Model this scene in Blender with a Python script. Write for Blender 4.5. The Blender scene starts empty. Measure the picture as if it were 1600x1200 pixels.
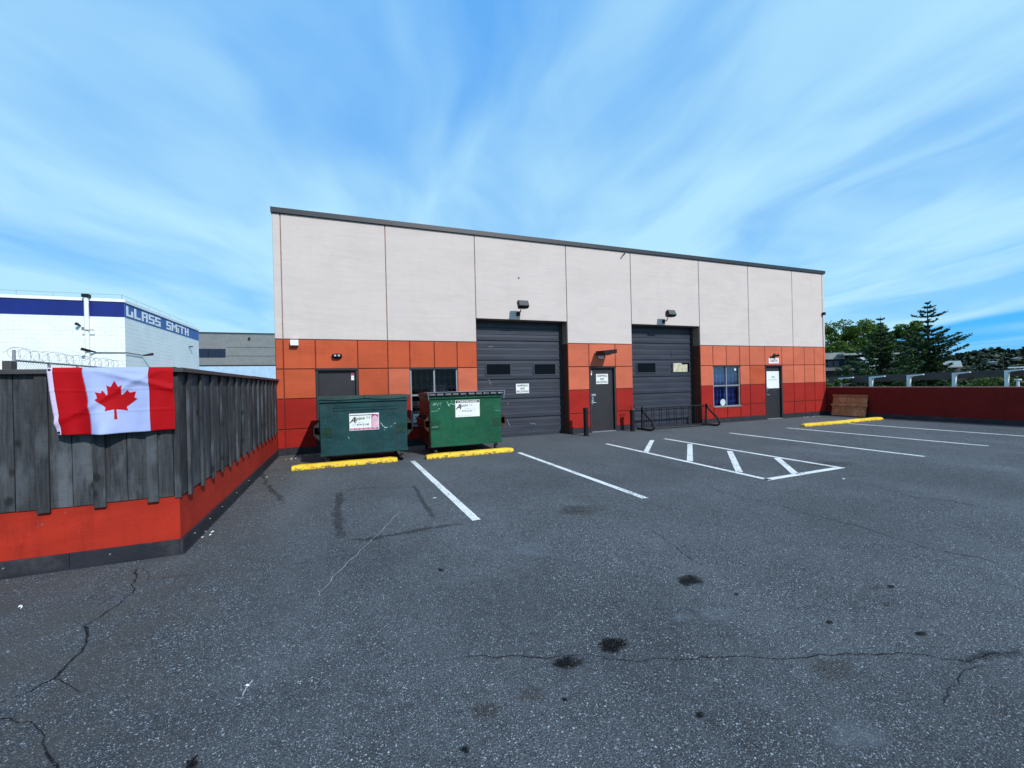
import bpy, bmesh, math, random
import numpy as np
from mathutils import Vector, Matrix, noise

random.seed(7)
rng = np.random.default_rng(7)
scene = bpy.context.scene
R = math.radians

# ------------------------------------------------------------------ camera
CAM_F, CAM_YAW, CAM_PITCH, CAM_ROLL, CAM_D, CAM_H = 657.89, 0.376223, -0.000951, -0.023470, 11.7784, 1.65
_f = Vector((math.sin(CAM_YAW) * math.cos(CAM_PITCH), math.cos(CAM_YAW) * math.cos(CAM_PITCH), math.sin(CAM_PITCH)))
_r = Vector((math.cos(CAM_YAW), -math.sin(CAM_YAW), 0))
_u = _r.cross(_f)
_c, _s = math.cos(CAM_ROLL), math.sin(CAM_ROLL)
_r2, _u2 = _c * _r + _s * _u, -_s * _r + _c * _u
cam_data = bpy.data.cameras.new('camera')
cam = bpy.data.objects.new('camera', cam_data)
scene.collection.objects.link(cam)
m = Matrix((_r2, _u2, -_f)).transposed().to_4x4()
m.translation = Vector((0, -CAM_D, CAM_H))
cam.matrix_world = m
cam_data.sensor_width = 36
cam_data.lens = CAM_F / 1600 * 36
cam_data.clip_start = 0.05
cam_data.clip_end = 3000
scene.camera = cam
CAM = Vector((0, -CAM_D, CAM_H))


def ray(px, py):
    return _f + _r2 * ((px - 800) / CAM_F) - _u2 * ((py - 600) / CAM_F)


def on(px, py, axis, val):
    d = ray(px, py)
    return CAM + d * ((val - CAM[axis]) / d[axis])


def dep(px, py, depth):
    return CAM + ray(px, py) * depth


# ------------------------------------------------------------------ light
SUN_EL, SUN_AZ = 36.5, 19.0          # azimuth measured from -Y towards +X
sun_from = Vector((math.sin(R(SUN_AZ)) * math.cos(R(SUN_EL)), -math.cos(R(SUN_AZ)) * math.cos(R(SUN_EL)), math.sin(R(SUN_EL))))
sd = bpy.data.lights.new('sun', 'SUN')
sd.energy = 3.9
sd.angle = R(0.53)
sd.color = (1.0, 0.955, 0.90)
so = bpy.data.objects.new('sun', sd)
scene.collection.objects.link(so)
so.rotation_euler = sun_from.to_track_quat('Z', 'Y').to_euler()
so.location = (5, -20, 20)

world = bpy.data.worlds.new('World')
scene.world = world
world.use_nodes = True
wn = world.node_tree
wn.nodes.clear()


def N(nt, t, **kw):
    n = nt.nodes.new(t)
    for k, v in kw.items():
        setattr(n, k, v)
    return n


def MATH(nt, op, a, b=None, c=None, clamp=False):
    n = nt.nodes.new('ShaderNodeMath')
    n.operation = op
    n.use_clamp = clamp
    for i, v in enumerate((a, b, c)):
        if v is None:
            continue
        if isinstance(v, (int, float)):
            n.inputs[i].default_value = v
        else:
            nt.links.new(v, n.inputs[i])
    return n.outputs[0]


def SMOOTH(nt, x, a, b, lo=0.0, hi=1.0):
    n = nt.nodes.new('ShaderNodeMapRange')
    n.interpolation_type = 'SMOOTHSTEP'
    nt.links.new(x, n.inputs[0])
    n.inputs[1].default_value = a
    n.inputs[2].default_value = b
    n.inputs[3].default_value = lo
    n.inputs[4].default_value = hi
    return n.outputs[0]


def NOISE(nt, vec, scale, detail=3, rough=0.5, dist=0.0):
    n = nt.nodes.new('ShaderNodeTexNoise')
    n.inputs['Scale'].default_value = scale
    n.inputs['Detail'].default_value = detail
    n.inputs['Roughness'].default_value = rough
    n.inputs['Distortion'].default_value = dist
    nt.links.new(vec, n.inputs['Vector'])
    return n.outputs[0]


def MIX(nt, fac, a, b, mode='MIX'):
    n = nt.nodes.new('ShaderNodeMix')
    n.data_type = 'RGBA'
    n.blend_type = mode
    for sock, v in ((n.inputs[0], fac), (n.inputs[6], a), (n.inputs[7], b)):
        if isinstance(v, (int, float)):
            sock.default_value = v
        elif isinstance(v, (tuple, list)):
            sock.default_value = (*v[:3], 1)
        else:
            nt.links.new(v, sock)
    return n.outputs[2]


def MAPV(nt, vec, scale=(1, 1, 1), rot=(0, 0, 0), loc=(0, 0, 0)):
    n = nt.nodes.new('ShaderNodeMapping')
    nt.links.new(vec, n.inputs[0])
    n.inputs[1].default_value = loc
    n.inputs[2].default_value = rot
    n.inputs[3].default_value = scale
    return n.outputs[0]


SKY_STRENGTH = 0.10
sky = N(wn, 'ShaderNodeTexSky', sky_type='NISHITA', sun_disc=False)
sky.sun_elevation = R(SUN_EL)
sky.sun_rotation = R(180 - SUN_AZ)
sky.air_density = 1.0
sky.dust_density = 0.0
sky.ozone_density = 2.0
tc = N(wn, 'ShaderNodeTexCoord')
sep = N(wn, 'ShaderNodeSeparateXYZ')
wn.links.new(tc.outputs['Generated'], sep.inputs[0])
zc = MATH(wn, 'MAXIMUM', sep.outputs[2], 0.0)
zz = MATH(wn, 'ADD', zc, 0.10)
ux = MATH(wn, 'DIVIDE', sep.outputs[0], zz)
uy = MATH(wn, 'DIVIDE', sep.outputs[1], zz)
cmb = N(wn, 'ShaderNodeCombineXYZ')
wn.links.new(ux, cmb.inputs[0])
wn.links.new(uy, cmb.inputs[1])
uv = MAPV(wn, cmb.outputs[0], rot=(0, 0, R(15)))      # x' runs across the bands, y' along them
warp = NOISE(wn, MAPV(wn, uv, scale=(0.7, 0.45, 1)), 1.0, 3)
sp2 = N(wn, 'ShaderNodeSeparateXYZ')
wn.links.new(uv, sp2.inputs[0])
xw = MATH(wn, 'ADD', sp2.outputs[0], MATH(wn, 'MULTIPLY', warp, 1.3))
cb2 = N(wn, 'ShaderNodeCombineXYZ')
wn.links.new(xw, cb2.inputs[0])
wn.links.new(sp2.outputs[1], cb2.inputs[1])
cb2.inputs[2].default_value = 3.7
band = NOISE(wn, MAPV(wn, cb2.outputs[0], scale=(0.75, 0.24, 1), loc=(2.3, 0.7, 0)), 1.0, 5, 0.5, 0.25)
fine = NOISE(wn, MAPV(wn, cb2.outputs[0], scale=(2.4, 1.1, 1), loc=(5, 2, 0)), 1.0, 5, 0.52, 0.35)
cl = MATH(wn, 'ADD', MATH(wn, 'MULTIPLY', band, 0.72), MATH(wn, 'MULTIPLY', fine, 0.28))
cloud = SMOOTH(wn, cl, 0.35, 0.65, 0.08, 0.95)
# thicker veil low down
veil = SMOOTH(wn, zc, 0.02, 0.50, 0.42, 0.0)
cloud = MATH(wn, 'ADD', cloud, veil, clamp=True)
# open strip of clear blue low on the right
gap_d = MATH(wn, 'ADD', ux, MATH(wn, 'MULTIPLY', uy, -0.35))
gap_d = MATH(wn, 'ADD', gap_d, MATH(wn, 'MULTIPLY', fine, 0.25))
gap = SMOOTH(wn, gap_d, 4.36, 4.62)
fade = SMOOTH(wn, zc, 0.012, 0.045)
gap = MATH(wn, 'MULTIPLY', gap, fade)
streak = SMOOTH(wn, NOISE(wn, MAPV(wn, cmb.outputs[0], scale=(1.2, 0.3, 1), rot=(0, 0, R(-38))), 2.0, 3), 0.4, 0.7, 0.0, 0.35)
gap = MATH(wn, 'MULTIPLY', gap, MATH(wn, 'SUBTRACT', 1.0, streak))
cloud = MATH(wn, 'MULTIPLY', cloud, MATH(wn, 'SUBTRACT', 1.0, gap))
cloud = MATH(wn, 'MULTIPLY', cloud, 0.93)
hs = N(wn, 'ShaderNodeHueSaturation')
hs.inputs['Saturation'].default_value = 1.22
hs.inputs['Value'].default_value = 2.35
wn.links.new(sky.outputs[0], hs.inputs['Color'])
K = 1 / SKY_STRENGTH
azure = MIX(wn, SMOOTH(wn, zc, 0.02, 0.35), (0.03 * K, 0.46 * K, 1.02 * K), (0.070 * K, 0.365 * K, 0.93 * K))
clear = MIX(wn, 0.94, hs.outputs[0], azure)
col = MIX(wn, cloud, clear, (0.50 * K, 0.84 * K, 1.02 * K))
bg = N(wn, 'ShaderNodeBackground')
bg.inputs['Strength'].default_value = SKY_STRENGTH
wn.links.new(col, bg.inputs['Color'])
wo = N(wn, 'ShaderNodeOutputWorld')
wn.links.new(bg.outputs[0], wo.inputs[0])

scene.view_settings.view_transform = 'Standard'
scene.view_settings.look = 'None'
scene.view_settings.gamma = 1
scene.view_settings.exposure = 0.0
scene.view_settings.use_curve_mapping = False
scene.render.engine = 'CYCLES'
scene.cycles.max_bounces = 6
scene.cycles.transparent_max_bounces = 12


# ------------------------------------------------------------------ materials
def srgb(r, g, b):
    def f(v):
        v /= 255
        return v / 12.92 if v <= 0.04045 else ((v + 0.055) / 1.055) ** 2.4
    return (f(r), f(g), f(b))


def base_mat(name):
    m = bpy.data.materials.new(name)
    m.use_nodes = True
    nt = m.node_tree
    b = nt.nodes['Principled BSDF']
    return m, nt, b


def mat(name, col, rough=0.6, var=0.12, scale=3.0, bump=0.0, bscale=60, metal=0.0, spec=0.4, stretch=(1, 1, 1), grime=0.0, grime_col=(0.03, 0.025, 0.02), gscale=2.0, coord='pos', perobj=0.0):
    m, nt, b = base_mat(name)
    if coord == 'pos':
        g = N(nt, 'ShaderNodeNewGeometry')
        vec = g.outputs['Position']
    else:
        g = N(nt, 'ShaderNodeTexCoord')
        vec = g.outputs['Object']
    v = MAPV(nt, vec, scale=stretch)
    n1 = NOISE(nt, v, scale, 5, 0.6)
    lo = tuple(max(0, c * (1 - var)) for c in col)
    hi = tuple(min(1, c * (1 + var)) for c in col)
    c = MIX(nt, SMOOTH(nt, n1, 0.3, 0.7), lo, hi)
    if grime:
        n2 = NOISE(nt, v, gscale, 8, 0.7)
        c = MIX(nt, SMOOTH(nt, n2, 0.52, 0.72, 0, grime), c, grime_col)
    if perobj:
        oi = N(nt, 'ShaderNodeObjectInfo')
        k = MATH(nt, 'ADD', MATH(nt, 'MULTIPLY', oi.outputs['Random'], 2 * perobj), 1 - perobj)
        vm = N(nt, 'ShaderNodeVectorMath', operation='SCALE')
        nt.links.new(c, vm.inputs[0])
        nt.links.new(k, vm.inputs['Scale'])
        c = vm.outputs[0]
    nt.links.new(c, b.inputs['Base Color'])
    b.inputs['Roughness'].default_value = rough
    b.inputs['Metallic'].default_value = metal
    b.inputs['Specular IOR Level'].default_value = spec
    if bump:
        n3 = NOISE(nt, vec, bscale, 4, 0.6)
        bp = N(nt, 'ShaderNodeBump')
        bp.inputs['Strength'].default_value = bump
        bp.inputs['Distance'].default_value = 0.01
        nt.links.new(n3, bp.inputs['Height'])
        nt.links.new(bp.outputs[0], b.inputs['Normal'])
    return m


def wall_mat(name, col, streak=0.10, perobj=0.03):
    """painted tilt-up concrete: soft horizontal lift marks, faint runs, fine texture"""
    m, nt, b = base_mat(name)
    g = N(nt, 'ShaderNodeNewGeometry')
    pos = g.outputs['Position']
    n1 = NOISE(nt, MAPV(nt, pos, scale=(0.6, 1, 1.3)), 1.3, 6, 0.6, 0.8)
    n2 = NOISE(nt, MAPV(nt, pos, scale=(5.0, 1, 0.35)), 1.4, 5, 0.6)
    n3 = NOISE(nt, pos, 9, 6, 0.7)
    c = MIX(nt, SMOOTH(nt, n1, 0.35, 0.72), tuple(x * (1 + streak * 0.6) for x in col), tuple(x * (1 - streak) for x in col))
    c = MIX(nt, SMOOTH(nt, n2, 0.5, 0.75, 0, 0.35), c, tuple(x * (1 - streak * 1.8) for x in col))
    c = MIX(nt, SMOOTH(nt, n3, 0.4, 0.7, 0, 0.25), c, tuple(x * (1 - streak * 1.2) for x in col))
    nr = NOISE(nt, MAPV(nt, pos, scale=(11, 1, 0.5)), 1.0, 5, 0.7)
    nm = NOISE(nt, pos, 0.8, 3, 0.5)
    c = MIX(nt, MATH(nt, 'MULTIPLY', SMOOTH(nt, nr, 0.56, 0.70, 0, 0.5), SMOOTH(nt, nm, 0.48, 0.62)), c, tuple(x * (1 - streak * 3.2) for x in col))
    ns_ = NOISE(nt, MAPV(nt, pos, scale=(1.2, 1, 6)), 6, 6, 0.8)
    c = MIX(nt, SMOOTH(nt, ns_, 0.66, 0.72, 0, 0.22), c, tuple(x * 0.55 for x in col))
    v = N(nt, 'ShaderNodeTexVoronoi')
    v.inputs['Scale'].default_value = 2.3
    nt.links.new(pos, v.inputs['Vector'])
    c = MIX(nt, SMOOTH(nt, v.outputs['Distance'], 0.012, 0.03, 0.45, 0), c, tuple(x * 0.35 for x in col))
    if perobj == 0.0:
        ns = NOISE(nt, pos, 7, 7, 0.8)
        c = MIX(nt, SMOOTH(nt, ns, 0.64, 0.70, 0, 0.55), c, (0.20, 0.13, 0.11))
        nd = NOISE(nt, MAPV(nt, pos, scale=(3, 3, 0.5)), 2.2, 5, 0.7)
        c = MIX(nt, SMOOTH(nt, nd, 0.5, 0.72, 0, 0.5), c, tuple(x * 0.45 for x in col))
    oi = N(nt, 'ShaderNodeObjectInfo')
    k = MATH(nt, 'ADD', MATH(nt, 'MULTIPLY', oi.outputs['Random'], 2 * perobj), 1 - perobj)
    vm = N(nt, 'ShaderNodeVectorMath', operation='SCALE')
    nt.links.new(c, vm.inputs[0])
    nt.links.new(k, vm.inputs['Scale'])
    nt.links.new(vm.outputs[0], b.inputs['Base Color'])
    b.inputs['Roughness'].default_value = 0.82
    b.inputs['Specular IOR Level'].default_value = 0.25
    bp = N(nt, 'ShaderNodeBump')
    bp.inputs['Strength'].default_value = 0.35
    bp.inputs['Distance'].default_value = 0.01
    nb = NOISE(nt, pos, 55, 5, 0.65)
    nl = NOISE(nt, MAPV(nt, pos, scale=(0.6, 1, 3)), 2.5, 3, 0.5)
    nt.links.new(MATH(nt, 'ADD', nb, MATH(nt, 'MULTIPLY', nl, 2.0)), bp.inputs['Height'])
    nt.links.new(bp.outputs[0], b.inputs['Normal'])
    return m


def asphalt_mat():
    m, nt, b = base_mat('asphalt')
    g = N(nt, 'ShaderNodeNewGeometry')
    pos = g.outputs['Position']
    big = NOISE(nt, pos, 0.45, 5, 0.6, 0.4)
    mid = NOISE(nt, pos, 3.2, 5, 0.65)
    grain = NOISE(nt, pos, 120, 5, 0.85)
    lane = NOISE(nt, MAPV(nt, pos, scale=(1.0, 0.28, 1), rot=(0, 0, R(-12)), loc=(3, 1, 0)), 0.75, 5, 0.6, 0.6)
    fine2 = NOISE(nt, pos, 14, 6, 0.75)
    c = MIX(nt, SMOOTH(nt, grain, 0.36, 0.66), (0.009, 0.010, 0.012), (0.115, 0.126, 0.141))
    # broad tone: sealed, worn, polished and dusty areas scale the stone colour instead of hiding it
    tone = SMOOTH(nt, big, 0.32, 0.70, 1.12, 0.82)
    tone = MATH(nt, 'MULTIPLY', tone, SMOOTH(nt, lane, 0.42, 0.68, 0.90, 1.22))
    tone = MATH(nt, 'MULTIPLY', tone, SMOOTH(nt, mid, 0.35, 0.68, 0.90, 1.14))
    tone = MATH(nt, 'MULTIPLY', tone, SMOOTH(nt, fine2, 0.45, 0.72, 1.08, 0.66))
    sy = N(nt, 'ShaderNodeSeparateXYZ')
    nt.links.new(pos, sy.inputs[0])
    vt = N(nt, 'ShaderNodeVectorMath', operation='SCALE')
    nt.links.new(c, vt.inputs[0])
    nt.links.new(tone, vt.inputs['Scale'])
    nearb = SMOOTH(nt, MATH(nt, 'ADD', sy.outputs[1], MATH(nt, 'MULTIPLY', big, 3.0)), -3.6, 0.6, 0, 0.45)
    c = MIX(nt, nearb, vt.outputs[0], (0.092, 0.106, 0.118))
    # exposed aggregate, chips of three sizes
    for sc, th, colr, amt in ((190, 0.72, (0.26, 0.29, 0.33), 0.9), (135, 0.85, (0.44, 0.49, 0.55), 1.0), (84, 0.955, (0.55, 0.60, 0.65), 1.0), (115, 0.82, (0.008, 0.010, 0.012), 0.9)):
        v = N(nt, 'ShaderNodeTexVoronoi')
        v.inputs['Scale'].default_value = sc
        off = MAPV(nt, pos, loc=(sc * 0.37, sc * 0.11, 0), scale=(1, 1, 0.3))
        jit = N(nt, 'ShaderNodeVectorMath', operation='ADD')
        nn = N(nt, 'ShaderNodeTexNoise')
        nn.inputs['Scale'].default_value = sc * 1.6
        nt.links.new(pos, nn.inputs['Vector'])
        sc2 = N(nt, 'ShaderNodeVectorMath', operation='SCALE')
        nt.links.new(nn.outputs[1], sc2.inputs[0])
        sc2.inputs['Scale'].default_value = 0.55 / sc
        nt.links.new(off, jit.inputs[0])
        nt.links.new(sc2.outputs[0], jit.inputs[1])
        nt.links.new(jit.outputs[0], v.inputs['Vector'])
        s = N(nt, 'ShaderNodeSeparateColor')
        nt.links.new(v.outputs['Color'], s.inputs[0])
        pick = SMOOTH(nt, s.outputs[0], th, th + 0.02)
        edge = SMOOTH(nt, v.outputs['Distance'], 0.30, 0.52, 1, 0)
        # worn lanes carry more bare stone than sealed ones
        amtn = MATH(nt, 'MULTIPLY', SMOOTH(nt, MATH(nt, 'ADD', MATH(nt, 'MULTIPLY', big, 0.5), MATH(nt, 'MULTIPLY', mid, 0.5)), 0.38, 0.62, amt, amt * 0.55), SMOOTH(nt, lane, 0.35, 0.6, 1.0, 0.75))
        c = MIX(nt, MATH(nt, 'MULTIPLY', MATH(nt, 'MULTIPLY', pick, edge), amtn), c, colr)
    # brown silt along the left fence and the far corner
    sx = N(nt, 'ShaderNodeSeparateXYZ')
    nt.links.new(pos, sx.inputs[0])
    silt = MATH(nt, 'MULTIPLY', SMOOTH(nt, MATH(nt, 'ADD', sx.outputs[0], MATH(nt, 'MULTIPLY', big, -1.2)), -2.2, -0.9, 1, 0), SMOOTH(nt, mid, 0.38, 0.6))
    c = MIX(nt, MATH(nt, 'MULTIPLY', silt, 0.45), c, (0.06, 0.052, 0.043))
    nt.links.new(c, b.inputs['Base Color'])
    b.inputs['Roughness'].default_value = 0.86
    b.inputs['Specular IOR Level'].default_value = 0.3
    bp = N(nt, 'ShaderNodeBump')
    bp.inputs['Strength'].default_value = 0.8
    bp.inputs['Distance'].default_value = 0.006
    vb = N(nt, 'ShaderNodeTexVoronoi')
    vb.inputs['Scale'].default_value = 90
    nt.links.new(pos, vb.inputs['Vector'])
    nt.links.new(MATH(nt, 'SUBTRACT', grain, MATH(nt, 'MULTIPLY', vb.outputs['Distance'], 0.7)), bp.inputs['Height'])
    nt.links.new(bp.outputs[0], b.inputs['Normal'])
    return m


def paint_line_mat():
    m, nt, b = base_mat('line_paint')
    g = N(nt, 'ShaderNodeNewGeometry')
    pos = g.outputs['Position']
    n1 = NOISE(nt, pos, 28, 6, 0.75)
    n2 = NOISE(nt, pos, 2.5, 3)
    grit = NOISE(nt, pos, 110, 3, 0.7)
    c = MIX(nt, SMOOTH(nt, grit, 0.3, 0.6), (0.50, 0.52, 0.53), (0.80, 0.82, 0.82))
    nt.links.new(c, b.inputs['Base Color'])
    b.inputs['Roughness'].default_value = 0.7
    wear = MATH(nt, 'ADD', n1, MATH(nt, 'MULTIPLY', n2, 0.35))
    a = SMOOTH(nt, wear, 0.70, 0.84, 1, 0.08)
    nt.links.new(a, b.inputs['Alpha'])
    bp = N(nt, 'ShaderNodeBump')
    bp.inputs['Strength'].default_value = 0.4
    bp.inputs['Distance'].default_value = 0.005
    nt.links.new(grit, bp.inputs['Height'])
    nt.links.new(bp.outputs[0], b.inputs['Normal'])
    return m


def mark_mat(name, col, strength=1.0, nscale=40, rough=0.8, lo=0.35, hi=0.65, nmix=0.6, film=False):
    """soft-edged mark; the vertex attribute 'soft' is 1 on the mark and 0 at its rim"""
    m, nt, b = base_mat(name)
    g = N(nt, 'ShaderNodeNewGeometry')
    at = N(nt, 'ShaderNodeAttribute', attribute_name='soft')
    n1 = NOISE(nt, g.outputs['Position'], nscale, 6, 0.75)
    n0 = NOISE(nt, g.outputs['Position'], nscale * 0.22, 4, 0.6)
    nn_ = MATH(nt, 'ADD', MATH(nt, 'MULTIPLY', n1, 0.6), MATH(nt, 'MULTIPLY', n0, 0.4))
    k = MATH(nt, 'ADD', at.outputs['Fac'], MATH(nt, 'MULTIPLY', MATH(nt, 'SUBTRACT', nn_, 0.5), nmix * 3))
    a = MATH(nt, 'MULTIPLY', SMOOTH(nt, k, lo, hi), strength)
    a = MATH(nt, 'MULTIPLY', a, SMOOTH(nt, at.outputs['Fac'], 0.0, 0.3))
    if film:
        tr = N(nt, 'ShaderNodeBsdfTransparent')
        nt.links.new(MIX(nt, a, (1, 1, 1), col), tr.inputs[0])
        nt.links.new(tr.outputs[0], nt.nodes['Material Output'].inputs[0])
        nt.nodes.remove(b)
        return m
    b.inputs['Base Color'].default_value = (*col, 1)
    b.inputs['Roughness'].default_value = rough
    nt.links.new(a, b.inputs['Alpha'])
    return m


def wood_mat(name, dark, light, worn=(0.16, 0.175, 0.19)):
    m, nt, b = base_mat(name)
    g = N(nt, 'ShaderNodeNewGeometry')
    pos = g.outputs['Position']
    oi = N(nt, 'ShaderNodeObjectInfo')
    off = N(nt, 'ShaderNodeVectorMath', operation='ADD')
    cx = N(nt, 'ShaderNodeCombineXYZ')
    nt.links.new(MATH(nt, 'MULTIPLY', oi.outputs['Random'], 37), cx.inputs[2])
    nt.links.new(pos, off.inputs[0])
    nt.links.new(cx.outputs[0], off.inputs[1])
    p2 = off.outputs[0]
    grain = NOISE(nt, MAPV(nt, p2, scale=(40, 40, 2.0)), 1.5, 6, 0.7)
    blot = NOISE(nt, MAPV(nt, p2, scale=(5, 5, 1.4)), 1.3, 4, 0.55)
    saw = NOISE(nt, MAPV(nt, p2, scale=(3, 3, 60)), 2.0, 3, 0.6)
    c = MIX(nt, SMOOTH(nt, grain, 0.3, 0.7), dark, light)
    c = MIX(nt, SMOOTH(nt, blot, 0.44, 0.68, 0, 0.75), c, worn)
    c = MIX(nt, SMOOTH(nt, saw, 0.5, 0.75, 0, 0.35), c, dark)
    v = N(nt, 'ShaderNodeTexVoronoi')
    v.inputs['Scale'].default_value = 3.2
    nt.links.new(MAPV(nt, p2, scale=(1.4, 1.4, 1.0)), v.inputs['Vector'])
    kn = SMOOTH(nt, MATH(nt, 'ADD', v.outputs['Distance'], MATH(nt, 'MULTIPLY', blot, 0.12)), 0.13, 0.26, 0.8, 0)
    c = MIX(nt, kn, c, tuple(x * 0.35 for x in dark))
    k = MATH(nt, 'ADD', MATH(nt, 'MULTIPLY', oi.outputs['Random'], 0.5), 0.75)
    vm = N(nt, 'ShaderNodeVectorMath', operation='SCALE')
    nt.links.new(c, vm.inputs[0])
    nt.links.new(k, vm.inputs['Scale'])
    nt.links.new(vm.outputs[0], b.inputs['Base Color'])
    b.inputs['Roughness'].default_value = 0.75
    b.inputs['Specular IOR Level'].default_value = 0.3
    bp = N(nt, 'ShaderNodeBump')
    bp.inputs['Strength'].default_value = 0.5
    bp.inputs['Distance'].default_value = 0.004
    nt.links.new(MATH(nt, 'ADD', grain, saw), bp.inputs['Height'])
    nt.links.new(bp.outputs[0], b.inputs['Normal'])
    return m


def glass_mat(name, tint=(0.02, 0.025, 0.03), clear=0.75):
    m, nt, b = base_mat(name)
    nt.nodes.remove(b)
    out = nt.nodes['Material Output']
    gl = N(nt, 'ShaderNodeBsdfGlossy')
    gl.inputs['Roughness'].default_value = 0.03
    gl.inputs['Color'].default_value = (0.9, 0.93, 0.95, 1)
    tr = N(nt, 'ShaderNodeBsdfTransparent')
    tr.inputs['Color'].default_value = (clear, clear, clear * 1.02, 1)
    lw = N(nt, 'ShaderNodeFresnel')
    lw.inputs[0].default_value = 1.5
    mx = N(nt, 'ShaderNodeMixShader')
    nt.links.new(MATH(nt, 'MULTIPLY', lw.outputs[0], 0.28), mx.inputs[0])
    nt.links.new(tr.outputs[0], mx.inputs[1])
    nt.links.new(gl.outputs[0], mx.inputs[2])
    nt.links.new(mx.outputs[0], out.inputs[0])
    return m


def leaf_mat(name, c1, c2, trans=0.25, vs=1.5):
    m, nt, b = base_mat(name)
    g = N(nt, 'ShaderNodeNewGeometry')
    n1 = NOISE(nt, g.outputs['Position'], vs, 3)
    n2 = NOISE(nt, g.outputs['Position'], vs * 9, 2)
    k = MATH(nt, 'ADD', MATH(nt, 'MULTIPLY', n1, 0.6), MATH(nt, 'MULTIPLY', n2, 0.4))
    c = MIX(nt, SMOOTH(nt, k, 0.35, 0.65), c1, c2)
    nt.links.new(c, b.inputs['Base Color'])
    b.inputs['Roughness'].default_value = 0.6
    b.inputs['Specular IOR Level'].default_value = 0.25
    tl = N(nt, 'ShaderNodeBsdfTranslucent')
    nt.links.new(c, tl.inputs[0])
    mx = N(nt, 'ShaderNodeMixShader')
    mx.inputs[0].default_value = trans
    out = nt.nodes['Material Output']
    nt.links.new(b.outputs[0], mx.inputs[1])
    nt.links.new(tl.outputs[0], mx.inputs[2])
    nt.links.new(mx.outputs[0], out.inputs[0])
    return m


M = {}
M['beige'] = wall_mat('beige_paint', (0.565, 0.497, 0.472), 0.05, 0.012)
M['orange'] = wall_mat('orange_paint', (0.45, 0.080, 0.031), 0.13, 0.05)
M['orange_pale'] = wall_mat('faded_orange_paint', (0.52, 0.125, 0.068), 0.12, 0.05)
M['red'] = wall_mat('red_paint', (0.30, 0.013, 0.008), 0.14, 0.05)
M['parapet_red'] = wall_mat('parapet_red_paint', (0.38, 0.023, 0.010), 0.18, 0.0)
M['shade_red'] = wall_mat('shaded_red_paint', (0.15, 0.008, 0.006), 0.16, 0.0)  # darker copy of the wall red, with the wall's shade in the colour
M['plinth'] = mat('plinth_paint', srgb(34, 35, 44), 0.6, 0.25, 4, 0.3, 40, grime=0.25, grime_col=(0.11, 0.105, 0.095), gscale=3)
M['joint'] = mat('joint_sealant', (0.30, 0.19, 0.14), 0.9, 0.2)
M['backing'] = mat('concrete_core', (0.11, 0.025, 0.015), 0.9, 0.15)
M['fascia'] = mat('fascia_metal', srgb(33, 36, 44), 0.45, 0.10, 2, 0.0, spec=0.5)
M['roof'] = mat('roof_membrane', (0.12, 0.12, 0.12), 0.9)
M['garage'] = mat('garage_steel', srgb(51, 55, 67), 0.5, 0.16, 2.2, 0.15, 30, grime=0.35, grime_col=(0.040, 0.043, 0.052), gscale=1.6, stretch=(0.5, 1, 2.5), perobj=0.05)
M['dark_trim'] = mat('dark_trim', (0.022, 0.022, 0.027), 0.6)
M['door'] = mat('door_paint', srgb(39, 38, 43), 0.5, 0.12, 3, 0.08, 60, grime=0.3, grime_col=(0.03, 0.03, 0.03))
M['alu'] = mat('aluminium', (0.27, 0.28, 0.31), 0.4, 0.08, 5, metal=0.3)
M['chrome'] = mat('brushed_steel', (0.66, 0.67, 0.70), 0.28, 0.05, 5, metal=0.85)
M['glass'] = glass_mat('window_glass')
M['dark_glass'] = mat('dark_pane', (0.004, 0.005, 0.007), 0.12, 0.1, spec=0.08)
M['interior'] = mat('dark_interior', (0.020, 0.021, 0.026), 0.9)
M['white'] = mat('white_plastic', (0.74, 0.76, 0.76), 0.45, 0.05, 8, grime=0.12, grime_col=(0.4, 0.38, 0.34))
M['black'] = mat('black_paint', (0.009, 0.009, 0.011), 0.5, 0.2, 6, spec=0.25, grime=0.12, grime_col=(0.05, 0.045, 0.04))
M['ink'] = mat('black_ink', (0.01, 0.012, 0.016), 0.6, 0)
M['lens'] = mat('lamp_lens', (0.09, 0.095, 0.09), 0.2, 0.1, 12)
def yellow_mat():
    m, nt, b = base_mat('yellow_paint')
    g = N(nt, 'ShaderNodeNewGeometry')
    pos = g.outputs['Position']
    s_ = N(nt, 'ShaderNodeSeparateXYZ')
    nt.links.new(pos, s_.inputs[0])
    n1 = NOISE(nt, pos, 3.5, 5, 0.6)
    n2 = NOISE(nt, pos, 16, 7, 0.75)
    n3 = NOISE(nt, pos, 45, 5, 0.7)
    c = MIX(nt, SMOOTH(nt, n1, 0.3, 0.7), (0.66, 0.40, 0.010), (0.80, 0.56, 0.022))
    c = MIX(nt, SMOOTH(nt, n3, 0.52, 0.75, 0, 0.5), c, (0.42, 0.26, 0.03))
    low = SMOOTH(nt, s_.outputs[2], 0.0, 0.10, 0.12, 0.0)
    chip = SMOOTH(nt, MATH(nt, 'ADD', n2, low), 0.62, 0.66)
    c = MIX(nt, chip, c, MIX(nt, n3, (0.03, 0.026, 0.02), (0.20, 0.16, 0.11)))
    nt.links.new(c, b.inputs['Base Color'])
    b.inputs['Roughness'].default_value = 0.65
    bp = N(nt, 'ShaderNodeBump')
    bp.inputs['Strength'].default_value = 0.7
    bp.inputs['Distance'].default_value = 0.008
    nt.links.new(MATH(nt, 'SUBTRACT', n2, chip), bp.inputs['Height'])
    nt.links.new(bp.outputs[0], b.inputs['Normal'])
    return m


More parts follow.
